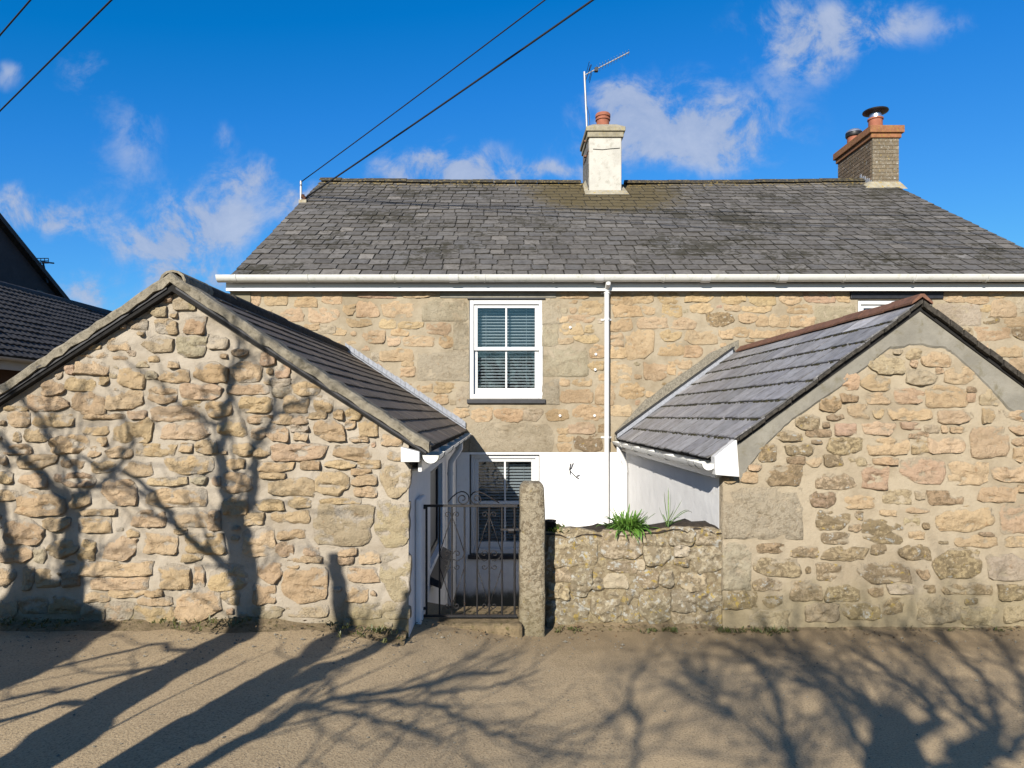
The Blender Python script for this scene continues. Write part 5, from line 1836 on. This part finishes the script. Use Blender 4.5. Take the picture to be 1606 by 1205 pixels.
mb = MB()
rg = random.Random(41)
for i in range(900):
    x = rg.uniform(-3.6, 4.2)
    edge_y = D_L - .22 if x < XL1 else (5.0 if x < .1 else 5.2)
    y = edge_y - abs(rg.gauss(0, .28)) if rg.random() < .6 else rg.uniform(2.6, 5.0)
    if y > edge_y:
        continue
    r = rg.uniform(.003, .008) * (1.9 if rg.random() < .06 else 1)
    c = Vector((x, y, ground_z(x) + r * .3))
    mb.add([c + Vector((r * rg.uniform(.7, 1.4), 0, 0)), c + Vector((0, r, 0)), c - Vector((r * rg.uniform(.7, 1.4), 0, 0)), c - Vector((0, r, 0)), c + Vector((0, 0, r * .8)), c - Vector((0, 0, r * .5))],
           [(0, 1, 4), (1, 2, 4), (2, 3, 4), (3, 0, 4), (1, 0, 5), (2, 1, 5), (3, 2, 5), (0, 3, 5)])
tag(mb.build('grit', M['pebble']), 'loose grit and small stones lying on the lane', None, None, 'stuff')
mb = MB()
rl_ = random.Random(52)
for i in range(620):
    x = rl_.uniform(-3.7, 4.0)
    if XL1 < x < .1:
        yb_ = 5.05
    else:
        yb_ = D_L - .05 if x < XL1 else (D_W - .04 if x < XR0 else D_R - .04)
    if mnoise.noise(Vector((x * 1.6, 8, 0))) < -.1:
        continue
    y = yb_ - abs(rl_.gauss(0, .10))
    s_ = rl_.uniform(.006, .018)
    up_ = .06 * max(0, 1 - (yb_ - y) / .25) if x < XL1 else .03 * max(0, 1 - (yb_ - y) / .12)
    c = Vector((x, y, ground_z(x) + up_ + .006))
    a = Vector((rl_.gauss(0, 1), rl_.gauss(0, 1), rl_.gauss(0, .35))).normalized() * s_
    b = Vector((-a.y, a.x, rl_.gauss(0, .4) * s_)) * .55
    mb.add([c - a, c + b, c + a, c - b], [(0, 1, 2, 3)])
M['litter'] = plain('dead leaf litter', (0.20, 0.13, 0.065), 0.9, 0.4, 60)
tag(mb.build('leaf_litter', M['litter']), 'brown leaf litter gathered along the wall foot', None, None, 'stuff')
# earth verge banked against the wall feet
def verge(x0, x1, yf, wide, high, seed, name_mat):
    mb = MB()
    n, m_ = int((x1 - x0) / .05), 9
    for i in range(n + 1):
        x = x0 + (x1 - x0) * i / n
        wv = wide * (1 + .5 * mnoise.noise(Vector((x * 1.3, seed, 0))))
        hv = high * (1 + .7 * mnoise.noise(Vector((x * 2.1, seed + 5, 0))))
        for j in range(m_ + 1):
            f = j / m_
            z = ground_z(x) - .012 + hv * (f ** 1.6) + mnoise.noise(Vector((x * 9, f * 3, seed))) * .012 * (f + .1)
            mb.v.append((x, yf - wv * (1 - f) + .02, z))
    for i in range(n):
        for j in range(m_):
            a = i * (m_ + 1) + j
            mb.f.append((a, a + m_ + 1, a + m_ + 2, a + 1))
    return tag(mb.build('verge', M['verge'], smooth=True), 'strip of earth and moss at the wall foot', None, None, 'structure')


verge(-3.85, XL1 - .01, D_L, .26, .055, 1, None)
verge(.36, XR0, D_W, .16, .06, 2, None)
verge(XR0 + .0, 4.7, D_R, .12, .035, 3, None)

# ================================================================== aerials, cables
ad = CH_D + .32
ax_ = lambda px, py: at(px, py, ad)
aer = thing('television_aerial', 'tall aerial mast strapped to the white chimney with angled boom', 'aerial', ax_(921, 262))
mb = MB()
mb.tube([ax_(922, 250), ax_(920, 190), ax_(916.5, 113)], .021, 10)
mb.build('mast', M['alu'], aer, smooth='auto')
bA, bB = ax_(917, 118), ax_(982, 96.5) + Vector((0, -.35, 0))
mb = MB()
mb.tube([bA, bB], .012, 8)
mb.build('boom', M['alu'], aer)
for i in range(12):
    f = .28 + .7 * i / 11
    p = bA.lerp(bB, f)
    mb = MB()
    dv_ = Vector((.12, .85, -.3)).normalized() * (.10 - .03 * f)
    mb.tube([p - dv_, p + dv_], .004, 5)
    mb.build('element', M['alu'], aer)
mb = MB()
p = bA.lerp(bB, .10)
for dz, sx in ((.12, -.02), (-.10, .03), (.06, .0), (-.05, .02)):
    q = p + Vector((sx, 0, dz))
    mb.tube([q + Vector((0, -.2, 0)), q + Vector((.0, .2, 0))], .006, 5)
mb.tube([p + Vector((-.06, 0, -.13)), p + Vector((.05, 0, .16))], .008, 5)
q = bA.lerp(bB, .27)
mb.box(q.x - .04, q.x + .03, q.y - .04, q.y + .04, q.z - .05, q.z + .02)
mb.build('reflector', M['black_metal'], aer)
mb = MB()
for py in (222.5, 246):
    a_, b_ = ax_(917.5, py), ax_(931, py)
    mb.box(a_.x - .02, cx0 - .003, ad - .05, ad + .03, a_.z - .015, a_.z + .015)
    mb.box(cx0 - .022, cx0 - .0035, CH_D + .02, CH_D + .75, a_.z - .012, a_.z + .012)
mb.build('wall_bracket', M['ridge_clay'], aer)
mb = MB()
mb.tube([ax_(918.5, 160), ax_(924, 180), ax_(925.5, 205), ax_(922, 225), ax_(923, 250), ax_(926, 275)], .006, 5)
mb.build('lead', M['cable'], aer)

bd = 12.87
br = thing('cable_bracket', 'steel service bracket with insulators at the roof left verge', 'bracket', at(472, 322, bd))
mb = MB()
mb.tube([at(472, 318, bd), at(472, 284, bd)], .022, 10)
mb.build('pole', M['alu'], br)
mb = MB()
for px, py in ((475, 308), (477, 311)):
    c_ = at(px, py, bd - .03)
    mb.lathe((c_.x, c_.y, c_.z - .035), [(.02, 0), (.04, .01), (.025, .025), (.042, .035), (.025, .05), (.038, .06), (.015, .07)], 12)
mb.build('insulator', M['ridge_clay'], br)
mb = MB()
c_ = at(475.5, 316, bd - .03)
mb.box(c_.x - .07, c_.x + .07, c_.y - .05, c_.y + .05, c_.z - .045, c_.z + .02)
mb.build('mortar_pad', M['lichen_mortar'], br)


def cable(label, a, b, far, r, sag, n=40):
    """a sagging line from a through (about) b and on to its pole"""
    a, b = Vector(a), Vector(b)
    e = a + (b - a) * far
    mb = MB()
    pts = []
    tb = 1 / far
    for i in range(n + 1):
        f = i / n
        p = a.lerp(e, f)
        p.z -= sag * (f * (1 - f) * 4) - sag * (tb * (1 - tb) * 4) * f / tb * 1.0
        pts.append(p)
    mb.tube(pts, r, 6)
    o = mb.build('overhead_cable', M['cable'], smooth=True)
    tag(o, label, 'cable', 'overhead cables')
    return o


cable('thin overhead cable rising from the bracket top, upper of the two over the roof', at(473, 285, bd), at(855, 0, 9.0), 4.5, .009, .25)
cable('thicker overhead cable rising from the insulator, lower of the two over the roof', at(478, 311, bd), at(930, 0, 9.0), 4.5, .014, .35)
cable('longer overhead cable crossing the sky corner, lower of the two at top left', at(-200, 372, 17.6), at(175, 0, 9.87), 4.2, .014, .12)
cable('shorter overhead cable cutting the sky corner, topmost at the left', at(-200, 285, 17.0), at(48, 0, 10.4), 4.2, .014, .10)

# ================================================================== neighbours at the left
nb = thing('tiled_house', 'low house with dark ribbed tile roof behind the left outbuilding', 'house', (-9.5, 14, .3))
nex, nez, nrx, nrz = -7.85, 2.60, -10.3, 4.34
mb = MB()
mb.prism([(nrx - 2.2, -.2), (nex - .35, -.2), (nex - .35, nez + .15), (nrx, nrz - .12), (nrx - 2.2, nez + .1)], 9.4, 21.6)
mb.build('wall', M['brown_wall'], nb)
mb = MB()
mb.box(nex - .03, nex, 9.2, 21.8, nez - .22, nez - .02)
mb.build('fascia', M['neighbour_fascia'], nb)
mb = MB()
half_gutter(mb, (nex + .06, 9.2, nez - .03), (nex + .06, 21.8, nez - .03), .055, (1, 0, 0))
mb.build('gutter', M['neighbour_fascia'], nb, smooth='auto')
mb = MB()
mb.prism([(nex - .02, nez - .03), (nrx, nrz - .05), (nrx - 2.5, nrz - 1.85), (nrx - 2.5, nrz - 1.9), (nrx, nrz - .1), (nex - .02, nez - .06)][::-1], 9.2, 21.8)
nroof = mb.build('roof', M['roof_felt'], nb)
# courses of interlocking tiles, each course a run of rolled tiles
vt = Vector((nrx - nex, 0, nrz - nez))
vn2 = vt.normalized()
nt = Vector((vn2.z, 0, -vn2.x))
ncourse = 15
gt = vt.length / ncourse
tile_me = None
pv = []
pf = []
K = 8
for k in range(K + 1):
    f = k / K
    hgt = .018 * (1 - math.cos(f * 4 * math.pi)) / 2 + .004
    pv += [(f * .30, 0, hgt + .016), (f * .30, gt * 1.15, hgt - .012), (f * .30, 0, -.004)]
for k in range(K):
    a = k * 3
    pf += [(a, a + 3, a + 4, a + 1), (a + 2, a + 5, a + 3, a)]
tme = bpy.data.meshes.new('tile')
tme.from_pydata(pv, [], pf)
tme.materials.append(M['neighbour_tile'])
ntile = 0
jv, jf = [], []
for r in range(ncourse):
    o_ = Vector((nex + .05, 0, nez - .02)) + vn2 * (r * gt) + nt * .012
    for i in range(42):
        y = 9.2 + i * .30
        j = rp.uniform(-.006, .006)
        Mx = Matrix(((0, vn2.x, nt.x, o_.x + nt.x * j), (1, 0, 0, y), (0, vn2.z, nt.z, o_.z + nt.z * j), (0, 0, 0, 1)))
        dist_in = 10.6 < y < 16.5
        if dist_in and ntile < 296:
            t_ = bpy.data.objects.new('tile', tme)
            COL.objects.link(t_)
            t_.parent = nroof
            t_.matrix_parent_inverse = Matrix.Translation(wloc(nroof)).inverted()
            t_.matrix_basis = Mx
            ntile += 1
        else:
            b = len(jv)
            jv += [tuple(Mx @ Vector(p)) for p in pv]
            jf += [tuple(q + b for q in f) for f in pf]
me = bpy.data.meshes.new('tiles')
me.from_pydata(jv, [], jf)
me.materials.append(M['neighbour_tile'])
o = bpy.data.objects.new('tiles', me)
link(o, nroof)
o['kind'] = 'stuff'
mb = MB()
mb.tube([(nrx, 9.15, nrz - .02), (nrx, 21.8, nrz - .02)], .10, 10)
mb.build('ridge', M['neighbour_tile'], nroof, smooth='auto')

gb = thing('gabled_house', 'tall dark gable of a house beyond the tiled roof at the left edge', 'house', (-14, 15, .3))
GX = -12.0
g0y, g0z, g1y, g1z = 14.2, 7.85, 19.1, 4.93
mb = MB()
mb.prism_x([(9.3, -.2), (19.05, -.2), (19.05, g1z - .1), (g0y, g0z - .12), (9.3, g1z - .1)], GX - 5, GX)
mb.build('wall', M['slate_hung'], gb)
mb = MB()
th = .12
mb.prism_x([(g0y, g0z + .03), (g0y, g0z - .11), (g1y + .25, g1z - .26), (g1y + .25, g1z - .12)], GX - 5.1, GX + .16)
mb.prism_x([(g0y - .001, g0z + .03), (9.1, g1z - .12), (9.1, g1z - .26), (g0y - .001, g0z - .11)], GX - 5.1, GX + .16)
mb.build('roof', M['neighbour_tile'], gb)
mb = MB()
mb.box(GX - .0, GX + .03, 18.1, 18.35, 4.75, 4.9)
mb.build('vent', M['black_metal'], gb)
a2 = thing('television_aerial', 'small grid aerial on a leaning pole against the sky above the dark gable', 'aerial', at(74, 440, 18.4))
mb = MB()
mb.tube([at(74.5, 444, 18.4), at(67, 410, 18.4)], .025, 8)
mb.build('mast', M['black_metal'], a2)
mb = MB()
for py in (405.5, 409.5, 413):
    mb.tube([at(58, py, 18.4), at(76, py, 18.4)], .012, 5)
for px in (58, 64, 70, 76):
    mb.tube([at(px, 405.5, 18.4), at(px, 413, 18.4)], .010, 5)
mb.build('grid', M['black_metal'], a2)
mb = MB()
mb.tube([at(66, 411, 18.3), at(84, 413, 17.9)], .022, 6)
mb.build('boom', M['black_metal'], a2)


# ================================================================== bare trees across the lane (behind the camera): they throw the shadows
def shade_point(px, py):
    """where a photo pixel lies on the left gable or the lane"""
    if py < 984 and px < 645:
        return at(px, py, D_L)
    x = 0
    d = 3
    for _ in range(8):
        d = (CAM_H - ground_z(x)) * FPX / (py - VPY)
        x = (px - VPX) / FPX * d
    return Vector((x, d, ground_z(x)))


def back(px, py, ty):
    p = shade_point(px, py)
    return p - SUNV * ((p.y - ty) / SUNV.y), p.y


def tree(label, strokes, ty, base, seed, twigs, tw_len=(.3, 1.0), spread=.5, thin=1.0):
    """strokes: polylines of (px, py, shadow width in px); the first one is the trunk"""
    rt = random.Random(seed)
    t = thing('bare_tree', label, 'tree', (base[0], ty, ground_z(base[0])), 'bare trees across the lane')
    allseg = []
    for si, st in enumerate(strokes):
        pts, rad = [], []
        yoff = 0 if si == 0 else rt.uniform(-spread, spread) * .35
        for i, (px, py, w_) in enumerate(st):
            f = i / max(1, len(st) - 1)
            p, d = back(px, py, ty + yoff * f)
            pts.append(p)
            rad.append(max(.005, w_ * thin * d / FPX / 2))
        # finer, slightly knobbly course
        fp, fr = [], []
        for i in range(len(pts) - 1):
            for k in range(4):
                f = k / 4
                fp.append(pts[i].lerp(pts[i + 1], f) + Vector((rt.gauss(0, .012), rt.gauss(0, .02), rt.gauss(0, .012))) * (1 if k else .3))
                fr.append((rad[i] * (1 - f) + rad[i + 1] * f) * rt.uniform(.9, 1.12))
        fp.append(pts[-1])
        fr.append(rad[-1] * .7)
        if si == 0:
            foot = Vector((base[0], ty, ground_z(base[0]) - .1))
            low = fp[0]
            fp = [foot, foot.lerp(low, .12), foot.lerp(low, .5)] + fp
            fr = [fr[0] * 1.7, fr[0] * 1.25, fr[0] * 1.05] + fr
        mb = MB()
        mb.tube(fp, fr, 10 if fr[0] > .04 else 7)
        mb.build('trunk' if si == 0 else 'limb', M['bark'], t, smooth=True)
        allseg += [(fp[i], fr[i], (fp[min(i + 1, len(fp) - 1)] - fp[max(i - 1, 0)])) for i in range(3 if si == 0 else 0, len(fp))]
    mb = MB()
    for _ in range(twigs):
        p, r, d = rt.choice(allseg)
        if d.length < 1e-6:
            continue
        d = d.normalized()
        dirv = (d * rt.uniform(.5, 1.2) + Vector((rt.gauss(0, .6), rt.gauss(0, .5), rt.gauss(.1, .45)))).normalized()
        L = rt.uniform(*tw_len)
        pts = [p]
        for k in range(5):
            dirv = (dirv + Vector((rt.gauss(0, .16), rt.gauss(0, .16), rt.gauss(.03, .16)))).normalized()
            pts.append(pts[-1] + dirv * L / 5)
        r0 = min(r * .5, rt.uniform(.005, .013))
        mb.tube(pts, [r0 * (1 - k / 5 * .7) for k in range(6)], 5, cap=False)
        for k in range(2):
            q = pts[rt.randint(2, 4)]
            d2 = (dirv + Vector((rt.gauss(0, .7), rt.gauss(0, .5), rt.gauss(0, .6)))).normalized()
            mb.tube([q, q + d2 * L * .2, q + (d2 + Vector((rt.gauss(0, .2), 0, rt.gauss(0, .2)))) * L * .4], [r0 * .5, r0 * .4, r0 * .25], 4, cap=False)
    tag(mb.build('twigs', M['bark'], t), kind='stuff')
    return t


tree('forked bare tree across the lane shading the middle of the left gable',
     [[(20, 1215, 85), (130, 1130, 74), (240, 1065, 62), (330, 1020, 50), (385, 987, 44), (391, 940, 40), (380, 885, 42), (367, 830, 44), (356, 800, 40)],
      [(360, 812, 26), (350, 768, 19), (350, 733, 15), (349, 693, 13), (352, 674, 12), (361, 624, 11), (358, 589, 8), (377, 572, 6), (384, 549, 4)],
      [(366, 815, 26), (380, 800, 18), (393, 781, 15), (400, 746, 13), (401, 706, 11), (406, 685, 10), (430, 651, 8), (474, 634, 6), (494, 619, 4)],
      [(430, 651, 7), (427, 610, 6), (425, 560, 5), (430, 520, 3)],
      [(385, 900, 16), (353, 887, 13), (319, 861, 12), (279, 826, 11), (268, 805, 10), (240, 770, 8), (200, 740, 7), (120, 720, 5)],
      [(352, 674, 7), (320, 655, 6), (290, 640, 5), (250, 600, 4), (200, 570, 3)],
      [(200, 1090, 16), (110, 1103, 12), (0, 1132, 11), (-80, 1150, 10)], [(285, 1040, 10), (180, 1060, 9), (80, 1085, 8), (0, 1100, 7)], [(320, 1020, 8), (230, 1012, 8), (110, 1042, 7), (0, 1060, 6)]],
     1.3, (-2.55, 0), 3, 90, (.25, .8), .4, 1.06)
tree('thick bare tree across the lane shading the lower left corner of the gable',
     [[(-150, 1110, 190), (-60, 1065, 175), (30, 1015, 150), (66, 983, 140), (70, 950, 118), (78, 922, 90)],
      [(100, 960, 56), (116, 900, 38), (112, 840, 25), (105, 790, 20), (70, 745, 16), (45, 720, 12), (10, 700, 10), (-40, 660, 8)],
      [(50, 950, 44), (22, 870, 26), (8, 820, 18), (-5, 780, 14), (-30, 720, 10)],
      [(112, 840, 14), (128, 790, 11), (120, 740, 9), (80, 690, 8), (60, 650, 6), (30, 620, 5)],
      [(105, 790, 12), (160, 760, 9), (190, 730, 8), (210, 690, 6), (190, 650, 4)]],
     1.2, (-4.0, 0), 5, 80, (.25, .8), .4)
tree('pollarded stub trunk across the lane shading the gable near the gate',
     [[(180, 1215, 95), (290, 1145, 80), (370, 1098, 62), (430, 1062, 46), (490, 1028, 36), (530, 996, 32), (537, 965, 30), (531, 915, 26), (522, 868, 23)],
      [(300, 1160, 60), (380, 1115, 50), (430, 1085, 42), (490, 1056, 32), (560, 1030, 24), (620, 1002, 20), (700, 972, 13), (735, 962, 8)]],
     1.2, (-2.1, 0), 8, 14, (.15, .5))
tree('slim bare tree across the lane spreading thin branches over the lane centre',
     [[(290, 1215, 26), (380, 1160, 28), (440, 1130, 22), (480, 1108, 18), (560, 1090, 13), (640, 1080, 11), (720, 1060, 9), (800, 1050, 6)],
      [(540, 1094, 10), (620, 1108, 8), (700, 1110, 7), (770, 1150, 6), (830, 1165, 5)], [(480, 1108, 9), (560, 1120, 7), (640, 1140, 6), (690, 1170, 5)], [(650, 1080, 7), (720, 1085, 6), (800, 1070, 5), (850, 1050, 4)]],
     0.4, (-1.9, 0), 12, 60, (.25, .8))
tree('spreading bare tree across the lane shading the right of the lane',
     [[(1400, 1225, 110), (1405, 1180, 105), (1405, 1140, 85), (1395, 1115, 55)],
      [(1395, 1140, 40), (1340, 1085, 20), (1290, 1045, 15), (1235, 1020, 11), (1170, 1005, 8)],
      [(1430, 1150, 40), (1473, 1130, 24), (1438, 1085, 18), (1393, 1055, 13), (1363, 1035, 10), (1330, 1010, 7)],
      [(1490, 1190, 40), (1553, 1140, 28), (1493, 1085, 18), (1453, 1035, 14), (1403, 1000, 11), (1353, 985, 8)],
      [(1470, 1215, 40), (1560, 1180, 30), (1560, 1120, 18), (1540, 1060, 14), (1500, 1020, 11), (1470, 990, 8)],
      [(1580, 1190, 20), (1620, 1130, 14), (1600, 1060, 12), (1570, 1010, 9), (1540, 985, 7)],
      [(1395, 1130, 24), (1350, 1110, 14), (1290, 1080, 12), (1230, 1060, 10), (1180, 1050, 7)]],
     -1.2, (.4, 0), 15, 190, (.25, .9), .4, .74)
tree('leaning bare tree across the lane shading the lane before the garden wall',
     [[(1255, 1225, 20), (1248, 1205, 18), (1228, 1140, 17), (1213, 1075, 14), (1188, 1035, 12), (1148, 1015, 9), (1108, 1005, 7)],
      [(1370, 1225, 18), (1333, 1140, 14), (1303, 1090, 12), (1253, 1045, 9), (1200, 1020, 6)], [(1240, 1180, 14), (1190, 1150, 11), (1150, 1120, 9), (1110, 1080, 7), (1080, 1050, 5)],
      [(1000, 1225, 10), (998, 1190, 10), (1003, 1140, 10), (988, 1090, 9), (1003, 1040, 7)], [(990, 1100, 7), (930, 1140, 7), (880, 1155, 6), (850, 1190, 5)], [(1120, 1090, 9), (1085, 1065, 8), (1060, 1040, 6)],
      [(1210, 1075, 8), (1160, 1090, 7), (1110, 1090, 6), (1060, 1075, 5)]],
     -1.7, (-.4, 0), 18, 170, (.25, .9), .4, .76)
# hedge bank added out of view to darken the reflections in the glass
mb = MB()
rh = random.Random(3)
for i in range(5200):
    x, y = rh.uniform(-26, 26), -7.5 + rh.gauss(0, .5)
    z = rh.random() ** .7 * (1.7 + .5 * mnoise.noise(Vector((x * .4, 0, 0)))) + .1
    s_ = rh.uniform(.06, .16)
    a = Vector((rh.gauss(0, 1), rh.gauss(0, 1), rh.gauss(0, 1))).normalized()
    b = a.cross(Vector((rh.gauss(0, 1), rh.gauss(0, 1), rh.gauss(0, 1)))).normalized()
    c = Vector((x, y, z + ground_z(x)))
    mb.add([c - a * s_, c + b * s_ * .6, c + a * s_, c - b * s_ * .6], [(0, 1, 2, 3)])
tag(mb.build('added_hedge', M['hedge']), 'added hedge out of view that darkens the window reflections', None, None, 'stuff')
